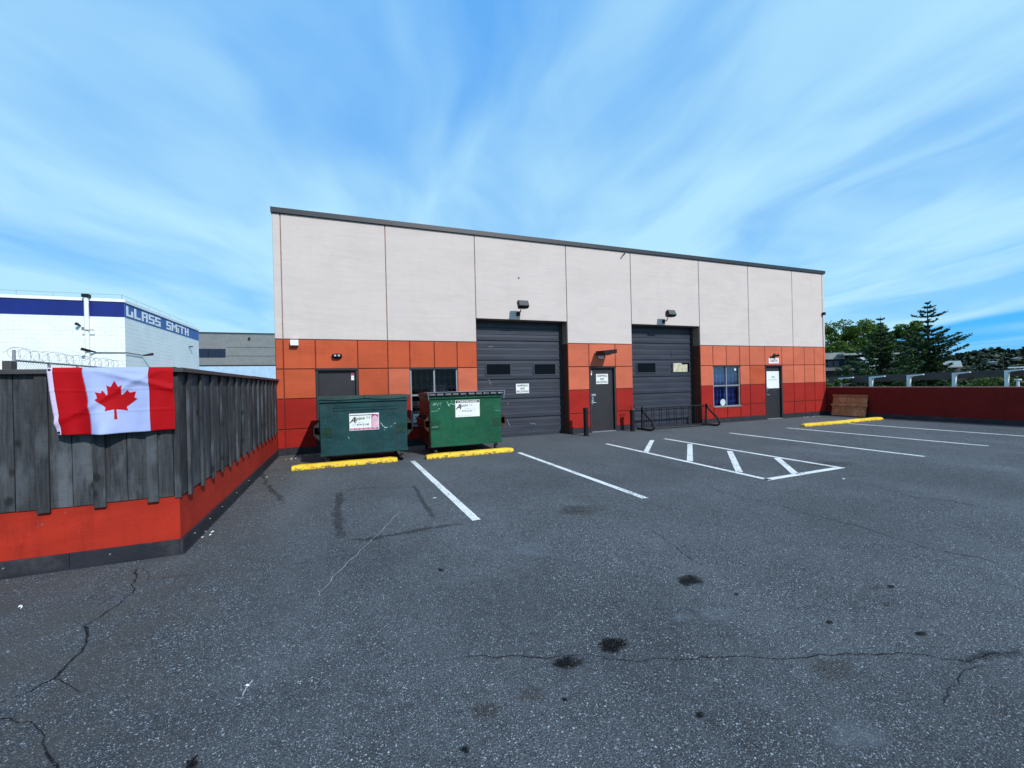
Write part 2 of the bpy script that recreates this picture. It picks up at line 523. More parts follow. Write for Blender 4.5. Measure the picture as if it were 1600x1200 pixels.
M['yellow'] = yellow_mat()
M['wood'] = wood_mat('stained_fence_wood', (0.018, 0.019, 0.022), (0.048, 0.053, 0.060), (0.100, 0.113, 0.130))
M['cap'] = mat('fence_cap_metal', (0.052, 0.050, 0.052), 0.55, 0.2, 3, grime=0.3)
M['ply'] = wood_mat('weathered_cedar', (0.22, 0.085, 0.035), (0.42, 0.18, 0.08), (0.48, 0.24, 0.13))
M['line'] = paint_line_mat()
M['asphalt'] = asphalt_mat()
M['terrain'] = mat('rough_ground', (0.09, 0.10, 0.06), 0.95, 0.3, 0.2)
M['crack'] = mark_mat('crack_dark', (0.50, 0.50, 0.51), 1.0, 60, nmix=1.2, lo=0.2, hi=1.0, film=True)
M['scuff'] = mark_mat('soft_dark_mark', (0.74, 0.74, 0.74), 1.0, 22, nmix=0.9, lo=0.2, hi=1.1, film=True)
M['oil'] = mark_mat('oil_stain', (0.40, 0.39, 0.38), 1.0, 30, nmix=1.0, lo=0.15, hi=1.0, film=True)
M['brown_stain'] = mark_mat('brown_stain', (0.82, 0.79, 0.76), 1.0, 24, nmix=1.0, lo=0.2, hi=1.3, film=True)
M['pale_stain'] = mark_mat('pale_stain', (0.20, 0.23, 0.27), 0.30, 26, nmix=0.9, lo=0.3, hi=1.3)
M['scratch'] = mark_mat('pale_scratch', (0.42, 0.45, 0.48), 0.8, 70, nmix=1.0)


# ------------------------------------------------------------------ mesh builder
class MB:
    def __init__(s):
        s.v, s.f = [], []

    def add(s, vs, fs):
        o = len(s.v)
        s.v += [tuple(p) for p in vs]
        s.f += [tuple(i + o for i in f) for f in fs]
        return s

    def box(s, x0, x1, y0, y1, z0, z1):
        v = [(x, y, z) for x in (x0, x1) for y in (y0, y1) for z in (z0, z1)]
        return s.add(v, [(0, 1, 3, 2), (4, 6, 7, 5), (0, 4, 5, 1), (2, 3, 7, 6), (0, 2, 6, 4), (1, 5, 7, 3)])

    def obox(s, c, ax, ay, az):
        """box from centre and three half-axis vectors"""
        c, ax, ay, az = map(Vector, (c, ax, ay, az))
        v = [c + i * ax + j * ay + k * az for i in (-1, 1) for j in (-1, 1) for k in (-1, 1)]
        return s.add(v, [(0, 1, 3, 2), (4, 6, 7, 5), (0, 4, 5, 1), (2, 3, 7, 6), (0, 2, 6, 4), (1, 5, 7, 3)])

    def tube(s, pts, r, n=8, closed=False, caps=True):
        pts = [Vector(p) for p in pts]
        rs = r if isinstance(r, (list, tuple)) else [r] * len(pts)
        o = len(s.v)
        up = None
        for i, p in enumerate(pts):
            a = pts[max(0, i - 1)]
            b = pts[min(len(pts) - 1, i + 1)]
            t = (b - a).normalized()
            if up is None:
                up = t.orthogonal().normalized()
            up = (up - t * up.dot(t)).normalized()
            w = t.cross(up)
            for k in range(n):
                an = 2 * math.pi * k / n
                s.v.append(tuple(p + (up * math.cos(an) + w * math.sin(an)) * rs[i]))
        for i in range(len(pts) - 1):
            for k in range(n):
                a, b = o + i * n + k, o + i * n + (k + 1) % n
                s.f.append((a, b, b + n, a + n))
        if caps:
            s.f.append(tuple(o + k for k in reversed(range(n))))
            e = o + (len(pts) - 1) * n
            s.f.append(tuple(e + k for k in range(n)))
        return s

    def cyl(s, a, b, r, n=16):
        return s.tube([a, b], r, n)

    def prism(s, prof, axis, a, b):
        """profile of 2D points extruded from a to b along axis 0 (profile = y,z), 1 (x,z) or 2 (x,y)"""
        n = len(prof)

        def P(t, q):
            return {0: (t, q[0], q[1]), 1: (q[0], t, q[1]), 2: (q[0], q[1], t)}[axis]
        v = [P(a, q) for q in prof] + [P(b, q) for q in prof]
        f = [(i, (i + 1) % n, (i + 1) % n + n, i + n) for i in range(n)]
        f += [tuple(reversed(range(n))), tuple(range(n, 2 * n))]
        return s.add(v, f)

    def build(s, name, m, parent=None, bevel=0.0, smooth=False, segs=2):
        me = bpy.data.meshes.new(name)
        me.from_pydata(s.v, [], s.f)
        bm = bmesh.new()
        bm.from_mesh(me)
        bmesh.ops.recalc_face_normals(bm, faces=bm.faces)
        if bevel:
            bmesh.ops.remove_doubles(bm, verts=bm.verts, dist=1e-5)
            es = [e for e in bm.edges if len(e.link_faces) == 2 and e.calc_face_angle(0) > 0.5]
            bmesh.ops.bevel(bm, geom=es, offset=bevel, segments=segs, affect='EDGES', profile=0.5)
        bm.to_mesh(me)
        bm.free()
        me.materials.append(m)
        if smooth:
            me.polygons.foreach_set('use_smooth', [True] * len(me.polygons))
        o = bpy.data.objects.new(name, me)
        scene.collection.objects.link(o)
        if parent is not None:
            o.parent = parent
            o.matrix_parent_inverse = Matrix.Translation(parent.location).inverted() if parent.get('_world') else Matrix()
        return o


def tag(o, label=None, cat=None, group=None, kind=None):
    if label:
        o['label'] = label
    if cat:
        o['category'] = cat
    if group:
        o['group'] = group
    if kind:
        o['kind'] = kind
    return o


def empty(name, label, cat, loc=(0, 0, 0), rz=0, group=None):
    o = bpy.data.objects.new(name, None)
    scene.collection.objects.link(o)
    o.location = loc
    o.rotation_euler = (0, 0, rz)
    o.empty_display_size = 0.2
    return tag(o, label, cat, group)


def copy_tree(o, parent=None):
    c = o.copy()
    scene.collection.objects.link(c)
    c.parent = parent
    for ch in list(o.children):
        copy_tree(ch, c)
    return c


def text_mesh(s, size_h, width=None, depth=0.0015, bold=0.0, spacing=1.0):
    """text standing in the XZ plane facing -Y, centred; returns verts, faces"""
    cu = bpy.data.curves.new('lettering', 'FONT')
    cu.body = s
    cu.align_x = 'CENTER'
    cu.align_y = 'CENTER'
    cu.size = 1.0
    cu.offset = bold
    cu.space_character = spacing
    cu.resolution_u = 2
    ob = bpy.data.objects.new('lettering', cu)
    scene.collection.objects.link(ob)
    dg = bpy.context.evaluated_depsgraph_get()
    dg.update()
    me = bpy.data.meshes.new_from_object(ob.evaluated_get(dg))
    bpy.data.objects.remove(ob)
    vs = np.array([v.co[:] for v in me.vertices])
    fs = [tuple(p.vertices) for p in me.polygons]
    bpy.data.meshes.remove(me)
    lo, hi = vs.min(0), vs.max(0)
    c = (lo + hi) / 2
    k = size_h / (hi[1] - lo[1])
    kx = k if width is None else width / (hi[0] - lo[0])
    return [((v[0] - c[0]) * kx, (v[1] - c[1]) * k) for v in vs], fs


def text(s, x, y, z, h, m, parent, width=None, name='lettering', bold=0.0, slant=0.0, spacing=1.0, rot=0.0):
    v2, fs = text_mesh(s, h, width, bold=bold, spacing=spacing)
    cr, sr = math.cos(rot), math.sin(rot)
    mb = MB()
    mb.add([(x + (a + b * slant) * cr - b * sr, y, z + b * cr + (a + b * slant) * sr) for a, b in v2], fs)
    return mb.build(name, m, parent)


# ================================================================== GROUND
lot = MB().prism([(-12, -45), (19.3, -45), (19.3, 0.45), (-1.62, 0.45), (-1.62, -6.52), (-12, -6.52)], 2, -1.35, 0.0)
asph = lot.build('asphalt_lot', M['asphalt'])
tag(asph, 'worn grey asphalt of the raised parking lot with pale stone chips', kind='structure')
terr = MB().add([(-1500, -300, -1.3), (1500, -300, -1.3), (1500, 2500, -1.3), (-1500, 2500, -1.3)], [(0, 1, 2, 3)])
tag(terr.build('ground', M['terrain']), 'rough low ground reaching to the horizon', kind='structure')


def soft_mesh(name, vs, fs, soft, m, parent, label=None):
    me = bpy.data.meshes.new(name)
    me.from_pydata(vs, [], fs)
    at = me.attributes.new('soft', 'FLOAT', 'POINT')
    at.data.foreach_set('value', soft)
    me.materials.append(m)
    o = bpy.data.objects.new(name, me)
    scene.collection.objects.link(o)
    o.parent = parent
    return o


def ribbon(name, px, w, m, z=0.003, wob=0.25, taper=True, sub=9, world=False):
    pts = [Vector(p) if world else on(p[0], p[1], 2, 0.0) for p in px]
    dense = []
    for a, b in zip(pts[:-1], pts[1:]):
        n = max(3, int((b - a).length / 0.05))
        n = min(n, 60)
        for i in range(n):
            dense.append(a.lerp(b, i / n))
    dense.append(pts[-1])
    vs, fs, soft = [], [], []
    n = len(dense)
    for i, p in enumerate(dense):
        t = (dense[min(n - 1, i + 1)] - dense[max(0, i - 1)])
        t.z = 0
        t.normalize()
        nrm = Vector((-t.y, t.x, 0))
        q = noise.noise(Vector((p.x * 5, p.y * 5, 3.3))) + 0.5 * noise.noise(Vector((p.x * 19, p.y * 19, 1.3)))
        p = p + nrm * q * wob * 0.20
        ww = w * (0.75 if m is not M['scuff'] else 1.5) * (0.35 + 0.9 * abs(noise.noise(Vector((p.x * 2.3, p.y * 2.3, 1.8)))) + 0.8 * abs(noise.noise(Vector((p.x * 7, p.y * 7, 8.8)))))
        e = 1.0
        if taper:
            e = min(1, i / (n * 0.12), (n - 1 - i) / (n * 0.12))
        for k, s in ((-1, 0), (-0.35, 1), (0.35, 1), (1, 0)):
            v = p + nrm * ww * k
            vs.append((v.x, v.y, z))
            soft.append(s * (0.25 + 0.75 * e) if e > 0 else 0)
    for i in range(n - 1):
        for k in range(3):
            a = i * 4 + k
            fs.append((a, a + 1, a + 5, a + 4))
    return soft_mesh(name, vs, fs, soft, m, asph)


ribbon('crack', [(217, 883), (204, 908), (208, 927), (167, 954), (133, 979), (121, 1000), (127, 1019), (96, 1046), (81, 1062), (25, 1087), (-30, 1110)], 0.020, M['crack'])
ribbon('crack', [(81, 1062), (100, 1073), (128, 1086)], 0.012, M['crack'])
ribbon('crack', [(-40, 1118), (10, 1126), (46, 1129), (69, 1142), (73, 1179), (75, 1215), (70, 1260)], 0.014, M['crack'])
ribbon('crack', [(217, 883), (240, 905), (290, 900), (340, 895)], 0.008, M['crack'])
ribbon('crack', [(640, 1034), (697, 1029), (772, 1025), (855, 1027), (938, 1025), (1001, 1033), (1070, 1030), (1140, 1026), (1261, 1030), (1340, 1024), (1420, 1020), (1467, 1027), (1509, 1037), (1527, 1034), (1560, 1023), (1620, 1008)], 0.012, M['crack'], wob=0.2)
ribbon('crack', [(1527, 1034), (1501, 1055), (1485, 1088), (1478, 1110)], 0.010, M['crack'])
ribbon('crack', [(1500, 1040), (1540, 1030), (1600, 1014)], 0.04, M['scuff'])
ribbon('crack', [(1060, 742), (1089, 752), (1140, 773), (1210, 787), (1261, 803), (1345, 824), (1443, 855), (1513, 869), (1620, 895)], 0.018, M['crack'])
ribbon('crack', [(1317, 747), (1383, 764), (1434, 778), (1485, 782), (1560, 800)], 0.020, M['crack'])
ribbon('crack', [(1020, 828), (1060, 858), (1093, 883)], 0.010, M['crack'])
ribbon('crack', [(850, 795), (905, 800), (960, 796)], 0.014, M['crack'])
ribbon('crack', [(1130, 684), (1180, 690), (1240, 693)], 0.03, M['crack'])
ribbon('crack', [(1240, 705), (1290, 712), (1330, 716)], 0.03, M['crack'])
# darker band where something square stood, and a pale scrape leading from it
ribbon('tar_mark', [(531, 766), (527, 804), (533, 838), (540, 846)], 0.085, M['scuff'], wob=0.1)
ribbon('tar_mark', [(536, 843), (567, 844), (613, 836), (680, 824), (740, 816)], 0.06, M['scuff'], wob=0.1)
ribbon('tar_mark', [(645, 756), (660, 783), (682, 815)], 0.045, M['scuff'], wob=0.1)
ribbon('tar_mark', [(531, 767), (580, 762), (640, 760)], 0.03, M['scuff'], wob=0.1)
ribbon('scratch', [(626, 795), (611, 815), (580, 846), (563, 860), (522, 900), (504, 925), (484, 950)], 0.007, M['scratch'], wob=0.12)
ribbon('scratch', [(395, 1060), (386, 1074), (380, 1090)], 0.012, M['scratch'], wob=0.1)
ribbon('tar_mark', [(395, 722), (420, 760), (448, 790)], 0.05, M['scuff'], wob=0.3)


def stain(px, py, hw, hh, m, z=0.0045, n=26, rings=5, name='oil_stain'):
    c = on(px, py, 2, 0)
    a = on(px + hw, py, 2, 0) - c
    b = on(px, py + hh, 2, 0) - c
    vs, soft, fs = [(c.x, c.y, z)], [1.0], []
    sd_ = px * 0.13
    for r in range(1, rings + 1):
        t = r / rings
        for k in range(n):
            an = 2 * math.pi * k / n
            wob = 1 + 0.45 * noise.noise(Vector((math.cos(an) * 1.4, math.sin(an) * 1.4, sd_)))
            q = c + (a * math.cos(an) + b * math.sin(an)) * t * wob * 1.12
            vs.append((q.x, q.y, z))
            soft.append(max(0, 1 - t ** 3.0))
    for k in range(n):
        fs.append((0, 1 + k, 1 + (k + 1) % n))
    for r in range(rings - 1):
        for k in range(n):
            i, j = 1 + r * n + k, 1 + r * n + (k + 1) % n
            fs.append((i, j, j + n, i + n))
    return soft_mesh(name, vs, fs, soft, m, asph)


for px, py, hw, hh in ((1077, 907, 22, 8.5), (957, 1009, 24, 14), (888, 1036, 24, 13), (1440, 991, 11, 4.5), (1093, 1118, 9, 6), (727, 1172, 8, 7), (689, 891, 6, 3), (883, 1094, 5, 4), (1392, 917, 8, 3), (1151, 929, 4, 2), (1296, 973, 7, 3), (300, 1195, 10, 9)):
    stain(px, py, hw, hh, M['oil'])
for px, py, hw, hh in ((833, 1086, 27, 17), (1365, 919, 22, 6), (1300, 1045, 44, 20), (760, 1110, 30, 16), (905, 797, 50, 9), (1390, 944, 14, 5), (1300, 725, 50, 5)):
    stain(px, py, hw, hh, M['brown_stain'], z=0.0038, name='dark_stain')
for px, py, hw, hh in ((1068, 965, 20, 11), (1120, 960, 30, 15), (830, 860, 40, 15), (1330, 1150, 60, 30), (640, 720, 30, 4)):
    stain(px, py, hw, hh, M['pale_stain'], z=0.0034, name='pale_stain')


# painted stall lines
def pline(name, a, b, w, label):
    a, b = Vector((*a, 0)), Vector((*b, 0))
    t = (b - a).normalized()
    nrm = Vector((-t.y, t.x, 0)) * w / 2
    n = max(2, int((b - a).length / 0.12))
    vs, fs = [], []
    for i in range(n + 1):
        p = a.lerp(b, i / n)
        for k in (-1, 1):
            wv = 1 + 0.10 * noise.noise(Vector((p.x * 9, p.y * 9, k * 3.1)))
            q = p + nrm * k * wv
            vs.append((q.x, q.y, 0.006))
    for i in range(n):
        fs.append((2 * i, 2 * i + 2, 2 * i + 3, 2 * i + 1))
    o = MB().add(vs, fs).build(name, M['line'])
    return tag(o, label, kind='structure')


LW = 0.105
pline('parking_line', (1.33, -2.38), (1.44, -6.86), LW, 'white stall line nearest the left fence, beside the dark dumpster')
pline('parking_line', (3.80, -2.50), (3.86, -6.98), LW, 'white stall line ending beyond the yellow wheel stop of the bright green dumpster')
pline('hatch_outline', (6.36, -2.35), (6.30, -7.0), LW, 'white left edge line of the hatched no-parking bay')
pline('hatch_outline', (8.28, -2.35), (8.22, -6.85), LW, 'white right edge line of the hatched no-parking bay')
pline('hatch_outline', (6.24, -6.955), (8.27, -6.90), LW * 1.15, 'white closing line across the near end of the hatched bay')
for a, b, lb in (((1019, 688), (1009, 707), 'white stroke of the hatched bay, farthest and shortest'), ((1078, 694), (1078, 721), 'white stroke of the hatched bay, second from the far end'), ((1140, 705), (1155, 738), 'white stroke of the hatched bay, third from the far end'), ((1214, 716), (1243, 741), 'white stroke of the hatched bay nearest its closed end')):
    A, B = on(*a, 2, 0), on(*b, 2, 0)
    pline('hatch_stripe', (A.x, A.y), (B.x, B.y), LW * 1.1, lb)
pline('parking_line', (10.75, -2.35), (10.70, -6.98), LW, 'white stall line just right of the hatched bay')
pline('parking_line', (13.28, -2.35), (13.34, -6.92), LW, 'white stall line starting left of the right-hand yellow wheel stops')
pline('parking_line', (16.05, -2.55), (16.05, -6.9), LW, 'white stall line nearest the right parapet, starting at the yellow stops')

# ================================================================== WAREHOUSE
WH = empty('warehouse', 'low beige and orange-red concrete warehouse with two grey garage doors', 'building', (8.7, 6, 0))
WH.location = (0, 0, 0)
J = dict(L=-1.596, j1=-1.422, j2=1.073, j3=3.575, j4=6.585, j5=9.067, j6=12.079, j7=14.569, j8=17.053, j9=18.914, Rr=19.05)
T_, M_, R_, U_, B_, DO = 0.171, 0.640, 1.395, 2.139, 2.885, 3.579
TOP = 6.0
G = 0.021      # joint width
PD = 0.024     # panel depth (face at y=0, back at y=PD)


def panel(x0, x1, z0, z1, m, name='wall_panel', y=0.0, gl=1, gr=1, gb=1, gt=1):
    g = G / 2
    mb = MB().box(x0 + g * gl, x1 - g * gr, y, y + PD, z0 + g * gb, z1 - g * gt)
    return mb.build(name, m, WH, bevel=0.008, segs=1)


# concrete core behind the panels, bay by bay round the openings
def core(x0, x1, z0, z1):
    MB().box(x0, x1, PD, 0.42, z0, z1).build('wall_core', M['joint'] if z0 > 2.8 else M['backing'], WH)


OPEN = {'door1': (-0.70, 0.31, 0.0, U_), 'win1': (1.655, 2.985, 0.55, U_), 'doorM': (7.36, 8.37, 0.0, U_), 'win2': (12.69, 14.05, 0.60, U_), 'door3': (15.41, 16.37, 0.0, U_)}
core(J['L'], OPEN['door1'][0], 0, B_)
core(OPEN['door1'][0], OPEN['door1'][1], U_, B_)
core(OPEN['door1'][1], OPEN['win1'][0], 0, B_)
core(OPEN['win1'][0], OPEN['win1'][1], 0, 0.55)
core(OPEN['win1'][0], OPEN['win1'][1], U_, B_)
core(OPEN['win1'][1], J['j3'], 0, B_)
core(J['j4'], OPEN['doorM'][0], 0, B_)
core(OPEN['doorM'][0], OPEN['doorM'][1], U_, B_)
core(OPEN['doorM'][1], J['j5'], 0, B_)
core(J['j6'], OPEN['win2'][0], 0, B_)
core(OPEN['win2'][0], OPEN['win2'][1], 0, 0.60)
core(OPEN['win2'][0], OPEN['win2'][1], U_, B_)
core(OPEN['win2'][1], OPEN['door3'][0], 0, B_)
core(OPEN['door3'][0], OPEN['door3'][1], U_, B_)
core(OPEN['door3'][1], J['Rr'], 0, B_)
core(J['L'], J['j3'], B_, TOP)
core(J['j3'], J['j4'], DO, TOP)
core(J['j4'], J['j5'], B_, TOP)
core(J['j5'], J['j6'], DO, TOP)
core(J['j6'], J['Rr'], B_, TOP)
# sides, back, roof
MB().box(J['L'], J['L'] + 0.2, 0.42, 14, -1.3, TOP).build('side_wall', M['beige'], WH)
MB().box(J['Rr'] - 0.2, J['Rr'], 0.42, 14, -1.3, TOP).build('side_wall', M['beige'], WH)
MB().box(J['L'], J['Rr'], 14.0, 14.2, -1.3, TOP).build('back_wall', M['beige'], WH)
MB().box(J['L'] + 0.2, J['Rr'] - 0.2, 0.42, 14, 5.7, 5.85).build('roof', M['roof'], WH)
# fascia, in lengths with seams
fx = [J['L'] - 0.03, 1.25, 4.2, 7.15, 10.1, 13.05, 16.0, J['Rr'] + 0.03]
for a, b in zip(fx[:-1], fx[1:]):
    fm = MB()
    fm.box(a + 0.003, b - 0.003, -0.04, 0.30, TOP + 0.005, 6.115)
    fm.box(a + 0.003, b - 0.003, -0.052, -0.04, TOP + 0.002, 6.128)
    fm.build('roof_fascia', M['fascia'], WH)
for xs in (J['L'] - 0.03, J['Rr'] - 0.27):
    MB().box(xs, xs + 0.30, 0.303, 14.25, TOP + 0.008, 6.118).build('roof_fascia', M['fascia'], WH)

# beige upper panels
cols_up = [('L', 'j1', B_), ('j1', 'j2', B_), ('j2', 'j3', B_), ('j3', 'j4', DO), ('j4', 'j5', B_), ('j5', 'j6', DO), ('j6', 'j7', B_), ('j7', 'j8', B_), ('j8', 'j9', B_), ('j9', 'Rr', B_)]
for a, b, z0 in cols_up:
    panel(J[a], J[b], z0, TOP, M['beige'], gl=0 if a == 'L' else 1, gr=0 if b == 'Rr' else 1, gt=0, gb=0 if z0 == DO else 1)

# coloured lower grid
ROWS = [(T_, M_), (M_, R_), (R_, U_), (U_, B_)]


def row_mat(z0, x0, x1):
    if z0 == U_:
        return M['orange_pale'] if x0 > 6 else M['orange']
    if z0 == R_:
        if (0.2 < x0 < 0.4) or (14.5 < x0 < 14.7) or x0 < -1.4:
            return M['orange']
        return M['orange_pale']
    return M['red']


def grid(xs, skip=()):
    for (z0, z1) in ROWS:
        for a, b in zip(xs[:-1], xs[1:]):
            if any(a > o[0] - 0.1 and b < o[1] + 0.1 and z1 > o[2] + 0.02 and z0 < o[3] - 0.02 for o in skip):
                # part of the panel below a window survives
                for o in skip:
                    if a > o[0] - 0.1 and b < o[1] + 0.1 and z0 < o[2] - 0.1 < z1 and o[2] > 0.2:
                        panel(a, b, z0, o[2], row_mat(z0, a, b), gt=0)
                continue
            panel(a, b, z0, z1, row_mat(z0, a, b), gb=0 if z0 == T_ else 1)


grid([J['L'], J['j1']])
grid([J['j1'], -0.70, 0.31, J['j2']], [OPEN['door1']])
grid([J['j2'], 1.655, 2.33, 2.985, J['j3']], [OPEN['win1']])
grid([J['j4'], 7.36, 8.37, J['j5']], [OPEN['doorM']])
grid([J['j6'], 12.69, 13.36, 14.05, J['j7']], [OPEN['win2']])
grid([J['j7'], 15.41, 16.37, J['j8']], [OPEN['door3']])
grid([J['j8'], 17.71, 18.33, J['j9']])
grid([J['j9'], J['Rr']])
# plinth
for a, b in ((J['L'], -0.70), (0.31, J['j2']), (J['j2'], J['j3']), (J['j4'], 7.36), (8.37, J['j5']), (J['j6'], J['j7']), (J['j7'], 15.41), (16.37, J['j8']), (J['j8'], J['Rr'])):
    MB().box(a + 0.004, b - 0.004, -0.012, PD, 0.0, T_ - 0.004).build('plinth', M['plinth'], WH, bevel=0.004, segs=1)


# garage doors
def garage(x0, x1, wins, label):
    D = MB().box(x0, x1, 0.402, 0.42, 0.0, DO).build('garage_door', M['dark_trim'], WH)
    tag(D, label)
    nsec = 6
    w0, w1 = x0 + 0.11, x1 - 0.11
    hh = DO / nsec
    for s in range(nsec):
        z0 = s * hh + 0.004
        z1 = (s + 1) * hh - 0.004
        prof = [(0.40, z0)]
        nr = 3
        rh = (z1 - z0) / nr
        for r in range(nr):
            a = z0 + r * rh
            prof += [(0.366, a + 0.002), (0.358, a + rh * 0.46), (0.378, a + rh * 0.53), (0.380, a + rh * 0.88), (0.364, a + rh * 0.985)]
        prof += [(0.40, z1)]
        mb = MB().prism(prof, 0, w0, w1)
        mb.build('door_section', M['garage'], D)
    # side tracks, lintel seal and bottom rubber
    MB().box(x0 + 0.002, x0 + 0.108, 0.34, 0.40, 0, DO - 0.002).build('jamb', M['dark_trim'], D)
    MB().box(x1 - 0.108, x1 - 0.002, 0.34, 0.40, 0, DO - 0.002).build('jamb', M['dark_trim'], D)
    MB().box(x0 + 0.11, x1 - 0.11, 0.335, 0.360, DO - 0.055, DO - 0.004).build('top_seal', M['dark_trim'], D)
    for (a, b, za, zb, extra) in wins:
        w = MB()
        y0, y1 = 0.346, 0.372
        fr = 0.035
        w.box(a, b, y0, y1, za, za + fr).box(a, b, y0, y1, zb - fr, zb).box(a, a + fr, y0, y1, za + fr, zb - fr).box(b - fr, b, y0, y1, za + fr, zb - fr)
        wo_ = w.build('window_frame', M['garage'], D)
        MB().box(a + fr, b - fr, 0.352, 0.360, za + fr, zb - fr).build('pane', M['dark_glass'], wo_)
        if extra:
            ex = MB().add([(a + 0.06, 0.350, za + 0.04), (b - 0.13, 0.350, za + 0.04), (b - 0.13, 0.350, zb - 0.09), (b - 0.36, 0.350, zb - 0.10), (b - 0.42, 0.350, zb - 0.04), (a + 0.06, 0.350, zb - 0.04)], [(0, 1, 2, 3, 4, 5)])
            ex.build('sheet', M['cream'], wo_)  # flat cream panel stands in for yellowish light in the pane
    return D


M['cream'] = mat('cream_pane_light', (0.50, 0.47, 0.33), 0.5, 0.25, 7)  # pale colour in place of light in one door pane
GD1 = garage(J['j3'], J['j4'], [(3.94, 4.78, 1.90, 2.29, 0), (5.53, 6.34, 1.89, 2.28, 0)], 'grey ribbed steel garage door with a shipping and receiving plate')
GD2 = garage(J['j5'], J['j6'], [(9.50, 10.36, 1.90, 2.30, 0), (11.08, 11.93, 1.90, 2.30, 1)], 'grey ribbed steel garage door behind the bike rack, cream light painted on one pane')


def sign_srr(x, z, y, w, h, parent):
    s = MB().box(x - w / 2, x + w / 2, y - 0.006, y, z - h / 2, z + h / 2).build('sign_plate', M['white'], parent)
    for k, t in enumerate(('SHIPPING', 'AND', 'RECEIVING')):
        ww = {0: 0.80, 1: 0.34, 2: 0.90}[k] * w
        text(t, x, y - 0.0085, z + (1 - k) * h * 0.30, h * 0.215, M['ink'], s, width=ww, bold=0.02, spacing=1.12)
    return s


sign_srr(5.14, 1.49, 0.352, 0.44, 0.30, GD1)
# scratches on the big doors
def scratch(pts, r, m, parent, name='scratch'):
    mb = MB()
    mb.tube(pts, r, 4)
    return mb.build(name, m, parent)


M['pale'] = mat('pale_scratch_paint', (0.35, 0.38, 0.42), 0.6, 0.3, 20)
for pts in ([(4.08, .36, 1.72), (4.02, .36, 1.80)], [(4.06, .36, 1.70), (4.10, .36, 1.64)], [(5.36, .358, .40), (5.44, .358, .36), (5.5, .358, .38), (5.58, .358, .34)], [(4.05, .358, 2.78), (4.2, .358, 2.79)], [(4.62, .358, 1.06), (4.66, .358, 1.0)], [(4.6, .358, .55), (4.68, .358, .35)]):
    scratch(pts, 0.006, M['pale'], GD1)
for pts in ([(11.0, .358, 2.72), (11.1, .358, 2.5)], [(9.6, .358, 2.66), (9.68, .358, 2.68)]):
    scratch(pts, 0.006, M['ink'], GD2)


# man doors
def mandoor(o, label, glass=False):
    x0, x1, z0, z1 = o
    D = MB()
    fr = 0.055
    ya, yb = -0.004, 0.16
    D.box(x0 + 0.002, x0 + fr, ya, yb, 0.0, z1 - 0.002).box(x1 - fr, x1 - 0.002, ya, yb, 0.0, z1 - 0.002).box(x0 + fr, x1 - fr, ya, yb, z1 - fr, z1 - 0.002)
    d = D.build('door', M['dark_trim'], WH)
    tag(d, label)
    MB().box(x0 + fr + 0.004, x1 - fr - 0.004, 0.075, 0.12, 0.025, z1 - fr - 0.004).build('leaf', M['door'], d, bevel=0.003, segs=1)
    MB().box(x0 + fr, x1 - fr, -0.03, 0.16, 0.0, 0.022).build('threshold', M['alu'], d)
    # small projecting head flashing
    MB().box(x0 - 0.01, x1 + 0.01, -0.03, ya - 0.0005, z1 - 0.03, z1 + 0.005).build('drip_flashing', M['dark_trim'], d)
    for hz in (0.35, 1.1, 1.85):
        MB().cyl((x1 - fr - 0.006, 0.068, hz - 0.06), (x1 - fr - 0.006, 0.068, hz + 0.06), 0.012, 8).build('hinge', M['dark_trim'], d)
    return d


def lockset(d, x, z):
    MB().box(x - 0.04, x + 0.13, 0.062, 0.075, z + 0.16, z + 0.23).build('latch_guard', M['chrome'], d, bevel=0.003, segs=1)
    MB().cyl((x, 0.075, z + 0.10), (x, 0.050, z + 0.10), 0.032, 16).build('deadbolt', M['chrome'], d)
    h = MB().box(x - 0.035, x + 0.035, 0.064, 0.075, z - 0.11, z + 0.05)
    h = h.build('handle_plate', M['chrome'], d, bevel=0.003, segs=1)
    MB().tube([(x, 0.066, z - 0.05), (x, 0.020, z - 0.05), (x + 0.03, 0.012, z - 0.052), (x + 0.13, 0.012, z - 0.058)], 0.011, 8).build('lever', M['chrome'], h, smooth=True)


d1 = mandoor(OPEN['door1'], 'plain dark grey steel door partly hidden by the dark green dumpster')
MB().box(0.14, 0.21, 0.0735, 0.075, 1.84, 1.96).build('alarm_sticker', M['white'], d1)
M['stk_red'] = mat('sticker_red', (0.35, 0.06, 0.12), 0.5, 0.1)
MB().box(0.135, 0.215, 0.0725, 0.075, 1.965, 2.05).build('alarm_sticker', M['stk_red'], d1)
dM = mandoor(OPEN['doorM'], 'dark grey steel door between the garage doors with a white plate and lever')
lockset(dM, 7.50, 1.02)
MB().box(7.43, 7.50, 0.0735, 0.075, 1.86, 2.0).build('alarm_sticker', M['white'], dM)
MB().box(7.44, 7.49, 0.0725, 0.0735, 1.94, 1.99).build('alarm_sticker', M['stk_red'], dM)
sign_srr(7.885, 1.735, 0.075, 0.46, 0.33, dM)
d3 = mandoor(OPEN['door3'], 'dark grey door right of the curtained window with a large white notice')
lockset(d3, 15.53, 1.02)
MB().box(15.47, 15.535, 0.0735, 0.075, 1.88, 1.98).build('alarm_sticker', M['white'], d3)
nt_ = MB().box(15.56, 16.26, 0.064, 0.0745, 1.22, 1.90).build('notice', M['white'], d3)
M['teal'] = mat('teal_print', (0.06, 0.32, 0.36), 0.5, 0.1)
M['grey_print'] = mat('grey_print', (0.42, 0.50, 0.53), 0.5, 0.1)
MB().add([(15.80, 0.062, 1.65), (16.05, 0.062, 1.65), (15.98, 0.062, 1.70), (15.95, 0.062, 1.68), (15.91, 0.062, 1.72), (15.86, 0.062, 1.67)], [(0, 1, 2, 3, 4, 5)]).build('logo', M['teal'], nt_)
mb = MB()
